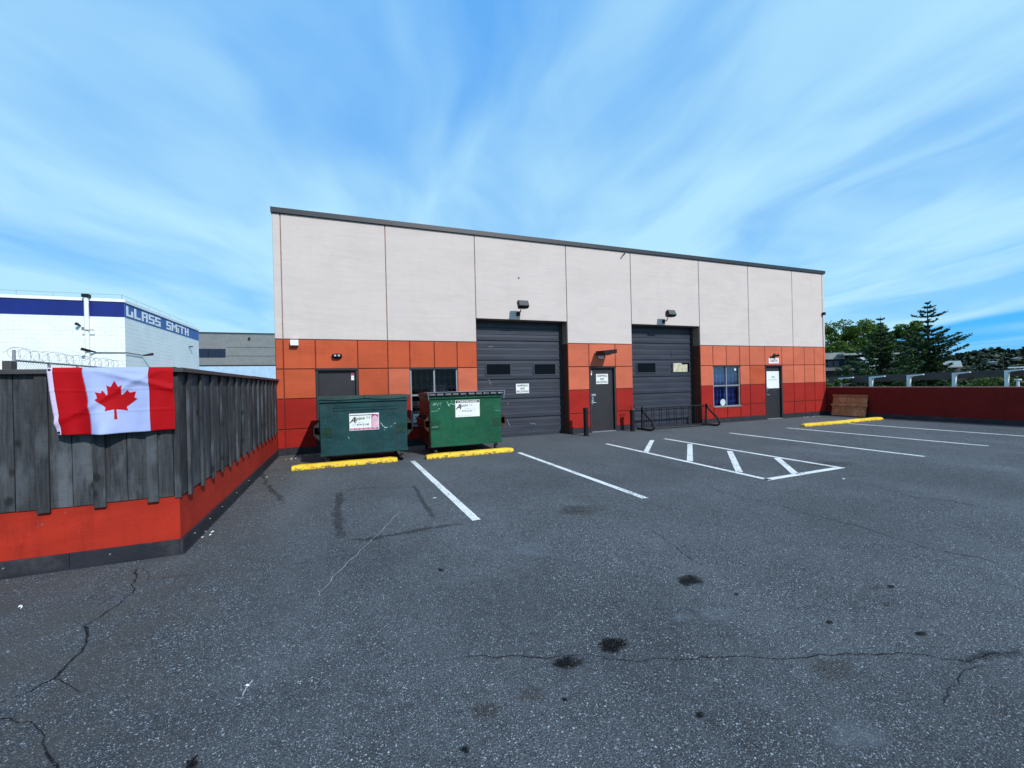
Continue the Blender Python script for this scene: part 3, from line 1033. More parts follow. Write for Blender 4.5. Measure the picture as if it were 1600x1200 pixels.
for k in range(9):
    mb.box(15.66 + k * 0.056, 15.66 + k * 0.056 + 0.036, 0.0615, 0.0635, 1.54, 1.585)
mb.build('lettering', M['grey_print'], nt_)


# windows
def window(o, label, curtain=None, bars=False):
    x0, x1, z0, z1 = o
    fr = 0.038
    W = MB()
    ya, yb = 0.03, 0.10
    W.box(x0 + 0.002, x0 + fr, ya, yb, z0, z1 - 0.002).box(x1 - fr, x1 - 0.002, ya, yb, z0, z1 - 0.002)
    W.box(x0 + fr, x1 - fr, ya, yb, z1 - fr, z1 - 0.002).box(x0 + fr, x1 - fr, ya, yb, z0, z0 + fr)
    xm, zm = (x0 + x1) / 2, 1.39
    W.box(xm - 0.022, xm + 0.022, ya + 0.005, yb - 0.005, z0 + fr, z1 - fr)
    W.box(x0 + fr, xm - 0.022, ya + 0.005, yb - 0.005, zm - 0.024, zm + 0.024).box(xm + 0.022, x1 - fr, ya + 0.005, yb - 0.005, zm - 0.024, zm + 0.024)
    w = W.build('window', M['alu'], WH)
    tag(w, label)
    MB().box(x0 - 0.01, x1 + 0.01, -0.025, ya - 0.001, z0 - 0.02, z0 + 0.018).build('sill', M['alu'], w)
    MB().box(x0 - 0.01, x1 + 0.01, -0.02, ya - 0.001, z1 - 0.03, z1 + 0.004).build('drip_flashing', M['dark_trim'], w)
    for a, b in ((x0 + fr, xm - 0.022), (xm + 0.022, x1 - fr)):
        for c, e in ((z0 + fr, zm - 0.024), (zm + 0.024, z1 - fr)):
            MB().box(a, b, 0.062, 0.068, c, e).build('pane', M['glass'], w)
    I = MB()
    I.add([(x0, 1.2, z0), (x1, 1.2, z0), (x1, 1.2, z1), (x0, 1.2, z1)], [(0, 1, 2, 3)])
    I.add([(x0, .424, z0), (x0, 1.2, z0), (x0, 1.2, z1), (x0, .424, z1)], [(0, 1, 2, 3)])
    I.add([(x1, .424, z0), (x1, 1.2, z0), (x1, 1.2, z1), (x1, .424, z1)], [(0, 1, 2, 3)])
    I.add([(x0, .424, z1), (x1, .424, z1), (x1, 1.2, z1), (x0, 1.2, z1)], [(0, 1, 2, 3)])
    I.add([(x0, .424, z0), (x1, .424, z0), (x1, 1.2, z0), (x0, 1.2, z0)], [(0, 1, 2, 3)])
    I.build('dark_room', M['interior'], w)
    if bars:
        B = MB()
        n = 8
        for k in range(1, n):
            xx = x0 + (x1 - x0) * k / n
            B.box(xx - 0.012, xx + 0.012, 0.145, 0.157, z0, z1)
        for k in range(1, 6):
            zz_ = z0 + (z1 - z0) * k / 6
            B.box(x0 + 0.002, x1 - 0.002, 0.158, 0.170, zz_ - 0.011, zz_ + 0.011)
        B.build('security_grille', M['black'], w)
        # boxes stacked inside show faintly
        MB().box(x0 + 0.1, xm - 0.2, 0.6, 1.0, z0, 1.2).build('stored_box', M['store'], w)
        MB().box(xm, x1 - 0.15, 0.55, 1.05, z0, 1.75).build('stored_box', M['store'], w)
    if curtain:
        vs, fs = [], []
        nx, nz = 90, 10
        for i in range(nx + 1):
            u = i / nx
            x = x0 + u * (x1 - x0)
            for j in range(nz + 1):
                z = z0 + (z1 - z0) * j / nz
                y = 0.20 + 0.030 * math.sin(u * 44 + 0.6 * math.sin(j * 0.5)) + 0.015 * math.sin(u * 97 + j * 0.2)
                vs.append((x, y, z))
        for i in range(nx):
            for j in range(nz):
                a = i * (nz + 1) + j
                fs.append((a, a + 1, a + nz + 2, a + nz + 1))
        MB().add(vs, fs).build('curtain', curtain, w, smooth=True)
    return w


M['store'] = mat('stored_goods', (0.07, 0.07, 0.085), 0.8, 0.3, 3)


def plaid():
    m, nt, b = base_mat('blue_plaid_cloth')
    g = N(nt, 'ShaderNodeNewGeometry')
    s = N(nt, 'ShaderNodeSeparateXYZ')
    nt.links.new(g.outputs['Position'], s.inputs[0])
    a = MATH(nt, 'SINE', MATH(nt, 'MULTIPLY', s.outputs[0], 30))
    c = MATH(nt, 'SINE', MATH(nt, 'MULTIPLY', s.outputs[2], 26))
    k = MATH(nt, 'ADD', SMOOTH(nt, a, 0.2, 0.6), SMOOTH(nt, c, 0.2, 0.6))
    n1 = NOISE(nt, g.outputs['Position'], 4, 3)
    col_ = MIX(nt, MATH(nt, 'MULTIPLY', k, 0.5), (0.012, 0.050, 0.28), (0.045, 0.19, 0.75))
    col_ = MIX(nt, SMOOTH(nt, n1, 0.4, 0.7, 0, 0.6), col_, (0.006, 0.015, 0.07))
    nt.links.new(col_, b.inputs['Base Color'])
    b.inputs['Roughness'].default_value = 0.9
    return m


w1 = window(OPEN['win1'], 'dark barred window with a white number card behind the dumpsters', bars=True)
cd = MB().box(1.72, 2.13, 0.050, 0.060, 0.64, 0.87).build('number_card', M['white'], w1)
text('3301', 1.925, 0.0485, 0.755, 0.11, M['ink'], cd, width=0.34, bold=0.02)
w2 = window(OPEN['win2'], 'window with blue plaid curtain and a pale oval sticker', curtain=plaid())
M['pale_stk'] = mat('pale_sticker', (0.50, 0.62, 0.66), 0.4, 0.1)


def disc(name, x, y, z, rx, rz, m, parent, n=24):
    v = [(x + rx * math.cos(2 * math.pi * k / n), y, z + rz * math.sin(2 * math.pi * k / n)) for k in range(n)]
    v += [(a, y + 0.002, c) for a, _, c in v]
    f = [tuple(range(n)), tuple(reversed(range(n, 2 * n)))] + [(i, (i + 1) % n, (i + 1) % n + n, i + n) for i in range(n)]
    return MB().add(v, f).build(name, m, parent)


disc('round_sticker', 13.20, 0.058, 0.76, 0.13, 0.125, M['pale_stk'], w2)
disc('round_sticker', 13.86, 0.058, 1.99, 0.05, 0.045, M['white'], w2)

# wall fixtures (each a part of the building it is bolted to would move with it, so parts of the warehouse)
def flood(x, z, label):
    f = MB()
    f.box(x - 0.05, x + 0.05, -0.03, 0.0 - 0.001, z - 0.26, z - 0.14)
    f.tube([(x, -0.02, z - 0.2), (x, -0.16, z - 0.19), (x + 0.01, -0.22, z - 0.10)], 0.016, 8)
    o = f.build('floodlight', M['black'], WH)
    tag(o, label)
    h = MB()
    c = Vector((x + 0.02, -0.30, z))
    ang = R(28)
    ay = Vector((0, -math.cos(ang), math.sin(ang)))
    az = Vector((0, math.sin(ang), math.cos(ang)))
    v = []
    for sy, kx, kz in ((-0.10, 0.11, 0.045), (0.02, 0.165, 0.105), (0.13, 0.165, 0.105)):
        for a, b in ((-1, -1), (1, -1), (1, 1), (-1, 1)):
            v.append(c + ay * sy + Vector((a * kx, 0, 0)) + az * (b * kz))
    h.add(v, [(0, 1, 2, 3), (11, 10, 9, 8)] + [(i, i + 4, (i + 1) % 4 + 4, (i + 1) % 4) for i in range(4)] + [(i + 4, i + 8, (i + 1) % 4 + 8, (i + 1) % 4 + 4) for i in range(4)])
    h.build('lamp_housing', M['black'], o, bevel=0.008, segs=1)
    MB().obox(c + ay * 0.133, (0.145, 0, 0), ay * 0.004, az * 0.088).build('lens', M['lens'], o)
    return o


flood(4.90, 3.95, 'square black floodlight above the left garage door')
flood(10.42, 3.90, 'square black floodlight above the right garage door')
# tilted shoebox light over the middle door
f = MB().box(7.70, 7.86, -0.10, -0.001, 2.40, 2.52).build('door_light', M['white'], WH, bevel=0.008, segs=1)
tag(f, 'dark shoebox light on a pale bracket above the middle door')
v = []
for (x, y, z0, z1) in ((7.58, -0.06, 2.505, 2.64), (8.02, -0.06, 2.52, 2.66), (8.06, -0.55, 2.545, 2.67), (7.58, -0.55, 2.505, 2.62)):
    v += [(x, y, z0), (x, y, z1)]
MB().add(v, [(0, 2, 4, 6), (1, 7, 5, 3), (0, 1, 3, 2), (2, 3, 5, 4), (4, 5, 7, 6), (6, 7, 1, 0)]).build('lamp_housing', M['black'], f, bevel=0.01, segs=1)
MB().box(7.66, 7.94, -0.44, -0.12, 2.49, 2.503).build('lens', M['lens'], f)
# bulkhead light left
b_ = MB()
pts = []
n = 20
for t, y in ((1.0, -0.001), (1.0, -0.05), (0.82, -0.10), (0.4, -0.125)):
    for k in range(n):
        a = 2 * math.pi * k / n
        cx, cz = math.cos(a), math.sin(a)
        pts.append((-0.19 + 0.125 * t * math.copysign(abs(cx) ** 0.7, cx), y, 2.47 + 0.062 * t * math.copysign(abs(cz) ** 0.7, cz)))
fc = [(r * n + k, r * n + (k + 1) % n, (r + 1) * n + (k + 1) % n, (r + 1) * n + k) for r in range(3) for k in range(n)] + [tuple(range(3 * n, 4 * n))]
bk = b_.add(pts, fc).build('bulkhead_light', M['black'], WH, smooth=True)
tag(bk, 'oval black caged bulkhead light above the left door')
for xa in (-0.26, -0.17):
    MB().box(xa, xa + 0.052, -0.134, -0.100, 2.445, 2.495).build('lens', M['chrome'], bk, bevel=0.008)
wb = MB().box(-1.25, -1.07, -0.13, -0.001, 2.72, 2.86).build('junction_box', M['white'], WH, bevel=0.008)
tag(wb, 'small white metal box high on the wall at the left end')
# light and number over door 3
nl = MB().box(15.60, 16.17, -0.014, -0.001, 2.21, 2.42).build('number_plate', M['white'], WH)
text('33010', 15.885, -0.0155, 2.315, 0.10, M['ink'], nl, width=0.40, bold=0.02)
dl = MB().cyl((15.84, -0.001, 2.47), (15.84, -0.04, 2.47), 0.05, 12).build('spotlight', M['black'], WH)
tag(dl, 'small twin-head spotlight above the number plate')
MB().tube([(15.84, -0.03, 2.47), (15.78, -0.09, 2.51), (15.76, -0.15, 2.56)], [0.02, 0.035, 0.055], 10).build('lamp_head', M['black'], dl)
MB().tube([(15.84, -0.03, 2.47), (15.92, -0.09, 2.50), (15.99, -0.16, 2.53)], [0.02, 0.035, 0.05], 10).build('lamp_head', M['black'], dl)
# corner camera, small stand-off near the roof, dark speck
cc = MB().box(18.86, 18.95, -0.12, -0.001, 4.24, 4.36).build('corner_light', M['black'], WH, bevel=0.01)
tag(cc, 'small dark fixture near the right corner of the wall')
MB().cyl((18.905, -0.02, 4.24), (18.905, -0.02, 2.9), 0.008, 6).build('cable', M['alu'], cc)
hk = MB().tube([(8.80, -0.001, 5.90), (8.78, -0.10, 5.92), (8.72, -0.14, 5.86)], 0.022, 8).build('scupper_pipe', M['dark_trim'], WH)
MB().cyl((4.95, -0.001, 4.85), (4.95, -0.03, 4.85), 0.02, 8).build('anchor_bolt', M['dark_trim'], WH)

# ================================================================== LEFT PARAPET + FENCE
LP = MB()
FX, FY = -1.60, -6.53
LP.box(FX - 0.2, FX, FY, 0.40, -1.35, 0.585)          # leg running to the warehouse
lw = LP.build('parapet_wall', M['parapet_red'], None)
tag(lw, 'low red concrete wall under the wooden fence, running back to the warehouse', 'wall')
MB().box(-7.0, FX - 0.2, FY, FY + 0.2, -1.35, 0.585).build('front_leg', M['parapet_red'], lw)
MB().box(FX + 0.0005, FX + 0.028, FY - 0.03, -2.9, 0.0, 0.15).build('base_flashing', M['plinth'], lw, bevel=0.003, segs=1)
MB().box(FX + 0.0005, FX + 0.028, -2.897, -0.02, 0.0, 0.15).build('base_flashing', M['plinth'], lw, bevel=0.003, segs=1)
MB().box(-2.45, FX + 0.0, FY - 0.03, FY - 0.0005, 0.0, 0.15).build('base_flashing', M['plinth'], lw, bevel=0.003, segs=1)
MB().box(-7.0, -2.453, FY - 0.03, FY - 0.0005, 0.0, 0.15).build('base_flashing', M['plinth'], lw, bevel=0.003, segs=1)
MB().box(FX, FX + 0.042, FY - 0.044, -0.02, 0.0, 0.012).box(-7.0, FX, FY - 0.044, FY - 0.0005, 0.0, 0.012).build('kick_lip', M['plinth'], lw)
mb = MB()
for y in (-6.2, -5.65, -5.1, -4.3, -3.4):
    mb.cyl((FX + 0.0275, y, 0.095), (FX + 0.034, y, 0.095), 0.008, 8)
for x in (-2.15, -2.9):
    mb.cyl((x, FY - 0.0295, 0.095), (x, FY - 0.036, 0.095), 0.008, 8)
mb.build('screw', M['chrome'], lw)

FN = empty('wooden_fence', 'dark stained board and batten fence with flat cap on the red wall', 'fence')
ZT = 1.845
# front leg, facing the camera
bx = -1.63
k = 0
edges = [-1.64, -1.805, -2.01, -2.215, -2.42, -2.62, -2.82, -3.03, -3.23, -3.44, -3.64, -3.85, -4.05, -4.26, -4.46, -4.67, -4.87]
for i in range(len(edges) - 1):
    a, b = edges[i + 1], edges[i]
    dz = random.uniform(-0.008, 0.006)
    MB().box(a + 0.003, b - 0.003, FY - 0.012 - random.uniform(0, 0.004), FY + 0.01, 0.592 + dz, ZT - 0.002).build('board', M['wood'], FN, bevel=0.002, segs=1)
    if i % 2 == 0 and b < -1.7 or i in (1, 3, 5, 7, 9, 11, 13, 15):
        pass
for x in (-1.805, -2.215, -2.62, -3.03, -3.44, -3.85, -4.26, -4.67):
    MB().box(x - 0.045, x + 0.045, FY - 0.042, FY - 0.0175, 0.555, ZT - 0.002).build('batten', M['wood'], FN, bevel=0.003, segs=1)
# side leg, facing +X
ye = [FY + 0.03]
y = -6.30
bat = []
while y < 0.2:
    bat.append(y)
    y += 0.424
ye2 = []
for a, b in zip([-6.50 - 0.02] + bat, bat + [0.38]):
    mid = (a + b) / 2
    for c, d in (((a, mid), (mid, b)) if b - a > 0.3 else ((a, b),)):
        MB().box(FX - 0.01, FX + 0.012 + random.uniform(0, 0.004), c + 0.003, d - 0.003, 0.592 + random.uniform(-0.008, 0.006), ZT - 0.002).build('board', M['wood'], FN, bevel=0.002, segs=1)
for y in bat:
    MB().box(FX + 0.0175, FX + 0.045, y - 0.045, y + 0.045, 0.55, ZT - 0.002).build('batten', M['wood'], FN, bevel=0.003, segs=1)
MB().box(FX - 0.035, FX + 0.0165, FY - 0.0165, FY + 0.028, 0.57, ZT - 0.003).build('corner_board', M['wood'], FN, bevel=0.003, segs=1)
# backing rails and inner face
MB().box(FX - 0.16, FX - 0.012, FY + 0.16, 0.38, 0.60, ZT - 0.004).build('frame', M['wood'], FN)
MB().box(-7, FX - 0.165, FY + 0.012, FY + 0.16, 0.60, ZT - 0.004).build('frame', M['wood'], FN)
# cap with laps
for a, b, dz in ((-6.6, -3.1, 0), (-3.1, 0.38, 0.004)):
    MB().box(FX - 0.22, FX + 0.075, a if a > -6 else FY - 0.075, b, ZT + dz, ZT + 0.045 + dz).build('cap', M['cap'], FN, bevel=0.004, segs=1)
for a, b, dz in ((-2.55, FX - 0.222, 0.001), (-7, -2.552, -0.006)):
    MB().box(a, b, FY - 0.075, FY + 0.22, ZT + dz, ZT + 0.045 + dz).build('cap', M['cap'], FN, bevel=0.004, segs=1)

# ------------------------------------------------------------------ FLAG
FL = empty('flag', 'red and white maple leaf flag draped over the front of the fence cap', 'flag', (0, 0, 0))


def cloth_mat(name, col, trans=0.2):
    m, nt, b = base_mat(name)
    g = N(nt, 'ShaderNodeNewGeometry')
    n1 = NOISE(nt, MAPV(nt, g.outputs['Position'], scale=(1, 1, 1)), 7, 4)
    c = MIX(nt, SMOOTH(nt, n1, 0.3, 0.7), tuple(x * 0.92 for x in col), col)
    nt.links.new(c, b.inputs['Base Color'])
    b.inputs['Roughness'].default_value = 0.7
    b.inputs['Specular IOR Level'].default_value = 0.15
    b.inputs['Sheen Weight'].default_value = 0.0
    w = NOISE(nt, MAPV(nt, g.outputs['Position'], scale=(220, 10, 220)), 3, 2)
    n2 = NOISE(nt, MAPV(nt, g.outputs['Position'], scale=(3, 1, 9)), 3, 4, 0.6, 1.0)
    bp = N(nt, 'ShaderNodeBump')
    bp.inputs['Strength'].default_value = 0.45
    bp.inputs['Distance'].default_value = 0.006
    nt.links.new(MATH(nt, 'ADD', MATH(nt, 'MULTIPLY', w, 0.1), n2), bp.inputs['Height'])
    nt.links.new(bp.outputs[0], b.inputs['Normal'])
    return m


M['flag_red'] = cloth_mat('flag_red', (0.38, 0.001, 0.005))
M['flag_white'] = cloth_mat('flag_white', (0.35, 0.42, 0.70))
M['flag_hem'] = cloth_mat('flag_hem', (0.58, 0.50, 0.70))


def flag_pt(u, v, off=0.0):
    """u 0..1 along the flag, v 0 at the cap down to 1 at the lower hem"""
    # four outline corners (x,z)
    xt = -2.552 + u * 0.948
    xb = -2.482 + u * 0.882
    s = v
    x = xt * (1 - s) + xb * s
    # the left bar swings right as it falls
    x += 0.045 * math.exp(-((u - 0.30) / 0.12) ** 2) * math.sin(min(1, max(0, (v - 0.12) / 0.88)) * math.pi * 0.62) * (1 if v > 0.12 else 0)
    z = 1.897 - v * 0.622 - 0.010 * math.sin(u * 3.1) * v
    ytop = FY - 0.078 - 0.004
    bulge = 0.15 * math.exp(-((u - 0.33) / 0.19) ** 2) * v ** 1.3
    bulge += -0.07 * math.exp(-((u - 0.20) / 0.09) ** 2) * v
    bulge += 0.030 * math.sin(u * 9.5 + 0.8) * v * (1 - 0.4 * v)
    bulge += 0.014 * math.sin(u * 21 + v * 5) * v
    dia = (u - 0.72) * 0.9 + (v - 0.18) * 1.0
    bulge += 0.022 * math.exp(-(dia / 0.06) ** 2) * min(1, v * 6)
    dia2 = (u - 0.6) * -0.5 + (v - 0.15)
    bulge += 0.018 * math.exp(-(dia2 / 0.05) ** 2) * min(1, v * 6)
    # creases from folding
    for c in (0.34, 0.67):
        bulge += 0.0045 * math.exp(-((v - c - 0.01 * math.sin(u * 7)) / 0.010) ** 2)
    # top rolls over the cap
    y = ytop - bulge - 0.006
    if v < 0.06:
        y += (0.06 - v) * 0.25
    return Vector((x, y - off, z))


def cloth_part(name, ufn0, ufn1, m, nu, nv, thick=0.0):
    vs, fs = [], []
    for j in range(nv + 1):
        v = j / nv
        a, b = ufn0(v), ufn1(v)
        for i in range(nu + 1):
            vs.append(flag_pt(a + (b - a) * i / nu, v))
    for j in range(nv):
        for i in range(nu):
            a = j * (nu + 1) + i
            fs.append((a, a + 1, a + nu + 2, a + nu + 1))
    o = MB().add(vs, fs).build(name, m, FL, smooth=True)
    md = o.modifiers.new('thickness', 'SOLIDIFY')
    md.thickness = 0.0015
    md.offset = -1
    return o


c = lambda x: (lambda v: x)
u_h, u_1, u_2 = 0.040, 0.262, 0.792
cloth_part('hoist_hem', c(0.0), c(u_h), M['flag_hem'], 4, 50)
cloth_part('red_bar', c(u_h), c(u_1), M['flag_red'], 24, 60)
cloth_part('white_field', c(u_1), c(u_2), M['flag_white'], 50, 60)
cloth_part('red_bar', c(u_2), c(1.0), M['flag_red'], 20, 60)
# eyelets
for v_ in (0.035, 0.965):
    p = flag_pt(0.02, v_, 0.003)
    MB().cyl((p.x, p.y, p.z), (p.x, p.y - 0.004, p.z), 0.011, 10).build('eyelet', M['black'], FL)
# top strip lying over the cap
vs, fs = [], []
for j, (dy, dz) in enumerate(((0, 0), (0.05, 0.002), (0.14, -0.001), (0.22, -0.002))):
    for i in range(41):
        p = flag_pt(i / 40, 0.0)
        vs.append((p.x, p.y + dy, max(p.z, ZT + 0.05) + dz))
for j in range(3):
    for i in range(40):
        a = j * 41 + i
        fs.append((a, a + 1, a + 42, a + 41))
o = MB().add(vs, fs).build('folded_top', M['flag_white'], FL, smooth=True)
o.data.materials.append(M['flag_red'])
for p_ in o.data.polygons:
    i = p_.index % 40
    if i / 40 < u_1 or i / 40 > u_2:
        p_.material_index = 1
# maple leaf, half outline then mirrored (x right, y up)
half = [(0.0, 1.0), (0.115, 0.775), (0.155, 0.775 - 0.005), (0.265, 0.83), (0.205, 0.49), (0.225, 0.455), (0.25, 0.46), (0.41, 0.64), (0.455, 0.55), (0.48, 0.535), (0.665, 0.575), (0.605, 0.375), (0.61, 0.335), (0.695, 0.29), (0.345, 0.0), (0.345, -0.035), (0.38, -0.145), (0.06, -0.085), (0.035, -0.10), (0.045, -0.46)]
leaf = [(x, y) for x, y in half] + [(-x, y) for x, y in reversed(half[1:])]
bm = bmesh.new()
lv = [bm.verts.new((x, y, 0)) for x, y in leaf]
for i in range(len(lv)):
    bm.edges.new((lv[i], lv[(i + 1) % len(lv)]))
bmesh.ops.triangle_fill(bm, edges=bm.edges, use_beauty=True)
bmesh.ops.subdivide_edges(bm, edges=bm.edges[:], cuts=3, use_grid_fill=True)
bmesh.ops.triangulate(bm, faces=bm.faces[:])
bmesh.ops.subdivide_edges(bm, edges=bm.edges[:], cuts=3, use_grid_fill=True)
bmesh.ops.triangulate(bm, faces=bm.faces[:])
for v in bm.verts:
    u = 0.508 + v.co.x * 0.262
    vv = 0.205 + (1 - v.co.y) * 0.398
    # the printed leaf keeps its own shape; it only follows the folds
    v.co = flag_pt(u, vv, 0.0042)
me = bpy.data.meshes.new('maple_leaf')
bm.to_mesh(me)
bm.free()
me.materials.append(M['flag_red'])
lo = bpy.data.objects.new('maple_leaf', me)
scene.collection.objects.link(lo)
lo.parent = FL

# ================================================================== RIGHT PARAPET
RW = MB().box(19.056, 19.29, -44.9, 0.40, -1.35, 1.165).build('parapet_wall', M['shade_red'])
tag(RW, 'long red parapet wall along the right edge of the parking lot, shade put into its colour', 'wall')
MB().box(19.030, 19.0555, -44.9, -0.016, 0.0, 0.16).build('base_flashing', M['plinth'], RW)
for a, b in zip(range(-45, 0, 3), range(-42, 3, 3)):
    MB().box(19.054, 19.32, a + 0.003 + 0.1, min(b + 0.1 - 0.003, -0.005), 1.165, 1.195).build('cap', M['cap_red'] if 'cap_red' in M else M.setdefault('cap_red', mat('maroon_cap', (0.30, 0.12, 0.10), 0.45, 0.1)), RW)

# ================================================================== DUMPSTERS
def dumpster(x0, x1, y0, y1, zb, zt, paint, side, lidm, label, kind):
    W_, D_ = x1 - x0, y1 - y0
    E = empty('dumpster', label, 'dumpster', ((x0 + x1) / 2, (y0 + y1) / 2, 0))
    hx, hy = W_ / 2, D_ / 2
    b = MB()
    # tub: front leans very slightly, back straight
    v = []
    for z, dx, dyf, dyb in ((zb, 0.0, 0.0, 0.0), (zt, 0.012, -0.012, 0.02)):
        v += [(-hx - dx, -hy + dyf, z), (hx + dx, -hy + dyf, z), (hx + dx, hy + dyb, z), (-hx - dx, hy + dyb, z)]
    b.add(v, [(0, 3, 2, 1), (0, 1, 5, 4), (1, 2, 6, 5), (2, 3, 7, 6), (3, 0, 4, 7), (4, 5, 6, 7)])
    tub = b.build('tub', paint, E, bevel=0.012)
    # pressed ribs and channels on the front
    r = MB()
    yf = -hy - 0.014
    if kind == 'A':
        for zz_, h in ((zt - 0.125, 0.018), (zt - 0.185, 0.022)):
            r.box(-hx * 0.72, hx * 0.78, yf - 0.010, yf + 0.02, zz_, zz_ + h)
    r.box(-hx - 0.004, hx + 0.004, yf - 0.016, -hy + 0.03, zb - 0.015, zb + 0.045)
    r.build('rib', paint, tub, bevel=0.004, segs=1)
    # bottom side channel
    for sx in (-1, 1):
        MB().box(sx * hx - 0.02, sx * hx + 0.02, -hy + 0.03, hy, zb - 0.01, zb + 0.05).build('skid', side, tub)
    # side skins: brown steel, left side of B only
    if kind == 'B':
        MB().box(-hx - 0.020, -hx - 0.0135, -hy + 0.01, hy - 0.01, zb + 0.05, zt - 0.07).build('side_skin', side, tub)
    # rim
    rm = MB()
    ro = 0.035
    rh = 0.055
    rm.box(-hx - ro, hx + ro, -hy - 0.05, -hy + 0.0, zt - 0.005, zt + rh).box(-hx - ro, hx + ro, hy, hy + 0.05, zt - 0.005, zt + rh)
    rm.box(-hx - ro, -hx + 0.0, -hy, hy, zt - 0.005, zt + rh).box(hx, hx + ro, -hy, hy, zt - 0.005, zt + rh)
    rm.build('rim', paint, E, bevel=0.006, segs=1)
    # fork sleeves
    for sx in (-1, 1):
        xa, xb = sorted((sx * (hx + 0.012), sx * (hx + 0.125)))
        s = MB()
        za, zc_ = 0.66, 0.84
        s.box(xa, xb, -hy + 0.05, hy - 0.15, za, za + 0.012).box(xa, xb, -hy + 0.05, hy - 0.15, zc_ - 0.012, zc_)
        xo = xb if sx > 0 else xa
        s.box(min(xo, xo - sx * 0.01), max(xo, xo - sx * 0.01), -hy + 0.05, hy - 0.15, za + 0.012, zc_ - 0.012)
        # gussets
        for gz in ((za, -1), (zc_, 1)):
            for yy in (-hy + 0.06, 0.0, hy - 0.17):
                s.add([(sx * (hx + 0.012), yy, gz[0]), (sx * (hx + 0.12), yy, gz[0]), (sx * (hx + 0.012), yy, gz[0] + gz[1] * 0.12), (sx * (hx + 0.012), yy + 0.01, gz[0]), (sx * (hx + 0.12), yy + 0.01, gz[0]), (sx * (hx + 0.012), yy + 0.01, gz[0] + gz[1] * 0.12)], [(0, 1, 2), (5, 4, 3), (0, 3, 4, 1), (1, 4, 5, 2), (2, 5, 3, 0)])
        s.build('fork_sleeve', side, E)
    # repainted squares over the sleeve welds
    for sx in (-1, 1):
        xa, xb = sorted((sx * (hx - 0.02), sx * (hx - 0.22)))
        MB().box(xa, xb, yf + 0.0005, yf + 0.006, 0.62, 0.82).build('weld_patch', M['patch_' + kind], tub)
    # lids
    if kind == 'A':
        for a, b2, nm in ((-hx - 0.04, -0.006, 0), (0.006, hx + 0.04, 1)):
            vs, fs = [], []
            nx, ny = 14, 4
            for i in range(nx + 1):
                x = a + (b2 - a) * i / nx
                for j in range(ny + 1):
                    y = -hy - 0.07 + (D_ + 0.12) * j / ny
                    sag = 0.030 * math.sin(math.pi * i / nx) * (1 if nm else 0.7) * math.cos(math.pi / 2 * j / ny)
                    z = zt + 0.125 - sag - 0.01 * j / ny
                    vs.append((x, y, z))
            for i in range(nx):
                for j in range(ny):
                    q = i * (ny + 1) + j
                    fs.append((q, q + 1, q + ny + 2, q + ny + 1))
            # front lip
            o_ = len(vs)
            for i in range(nx + 1):
                p = vs[i * (ny + 1)]
                vs.append((p[0], p[1] - 0.004, p[2] - 0.055))
            for i in range(nx):
                fs.append((i * (ny + 1), (i + 1) * (ny + 1), o_ + i + 1, o_ + i))
            l = MB().add(vs, fs).build('lid', lidm, E)
            md = l.modifiers.new('thickness', 'SOLIDIFY')
            md.thickness = 0.012
    else:
        for a, b2 in ((-hx - 0.055, -0.008), (0.008, hx + 0.055)):
            l = MB()
            l.box(a, b2, -hy - 0.085, hy + 0.04, zt + 0.060, zt + 0.085)
            # ribbed front edge of the plastic lid
            n = 5
            for k in range(n):
                w = (b2 - a) / n
                xa = a + w * k
                l.box(xa + 0.012, xa + w - 0.012, -hy - 0.105, -hy - 0.0855, zt + 0.066, zt + 0.135)
                l.box(xa + 0.012, xa + w - 0.012, -hy - 0.105, hy + 0.02, zt + 0.0855, zt + 0.135)
            lid = l.build('lid', lidm, E, bevel=0.006, segs=1)
            for k in range(n):
                w = (b2 - a) / n
                xa = a + w * k
                MB().box(xa + 0.022, xa + w - 0.022, -hy - 0.113, -hy - 0.1055, zt + 0.085, zt + 0.118).build('lid_vent', M['lid_grey'], lid)
        # bent lid stay rods
        for sx in (-1, 1):
            MB().tube([(sx * (hx + 0.07), -hy + 0.3, zt + 0.155), (sx * (hx + 0.07), -hy - 0.12, zt + 0.155), (sx * (hx + 0.045), -hy - 0.11, zt - 0.03)], 0.007, 6).build('stay_rod', M['chrome'], E)
        MB().tube([(-hx - 0.07, -hy - 0.12, zt + 0.153), (hx + 0.07, -hy - 0.12, zt + 0.153)], 0.006, 6).build('front_rod', M['chrome'], E)
    # hinge rod at the back
    MB().cyl((-hx - 0.05, hy + 0.06, zt + 0.07), (hx + 0.05, hy + 0.06, zt + 0.07), 0.012, 8).build('hinge_rod', M['black'], E)
    # casters
    for sx, sy in ((-1, -1), (1, -1), (-1, 1), (1, 1)):
        cx, cy = sx * (hx - 0.12), sy * (hy - 0.10) - (0.04 if kind == 'A' and sy < 0 else 0)
        rr = 0.078
        c_ = MB()
        c_.box(cx - 0.055, cx + 0.055, cy - 0.06, cy + 0.06, zb - 0.022, zb - 0.0005 - 0.015)
        c_.cyl((cx, cy, zb - 0.02), (cx, cy, zb - 0.045), 0.035, 12)
        for s2 in (-1, 1):
            c_.add([(cx + s2 * 0.032, cy - 0.035, zb - 0.04), (cx + s2 * 0.032, cy + 0.035, zb - 0.04), (cx + s2 * 0.032, cy + 0.045, rr - 0.015), (cx + s2 * 0.032, cy + 0.01, rr - 0.015),
                    (cx + s2 * 0.037, cy - 0.035, zb - 0.04), (cx + s2 * 0.037, cy + 0.035, zb - 0.04), (cx + s2 * 0.037, cy + 0.045, rr - 0.015), (cx + s2 * 0.037, cy + 0.01, rr - 0.015)],
                   [(0, 1, 2, 3), (7, 6, 5, 4), (0, 4, 5, 1), (1, 5, 6, 2), (2, 6, 7, 3), (3, 7, 4, 0)])
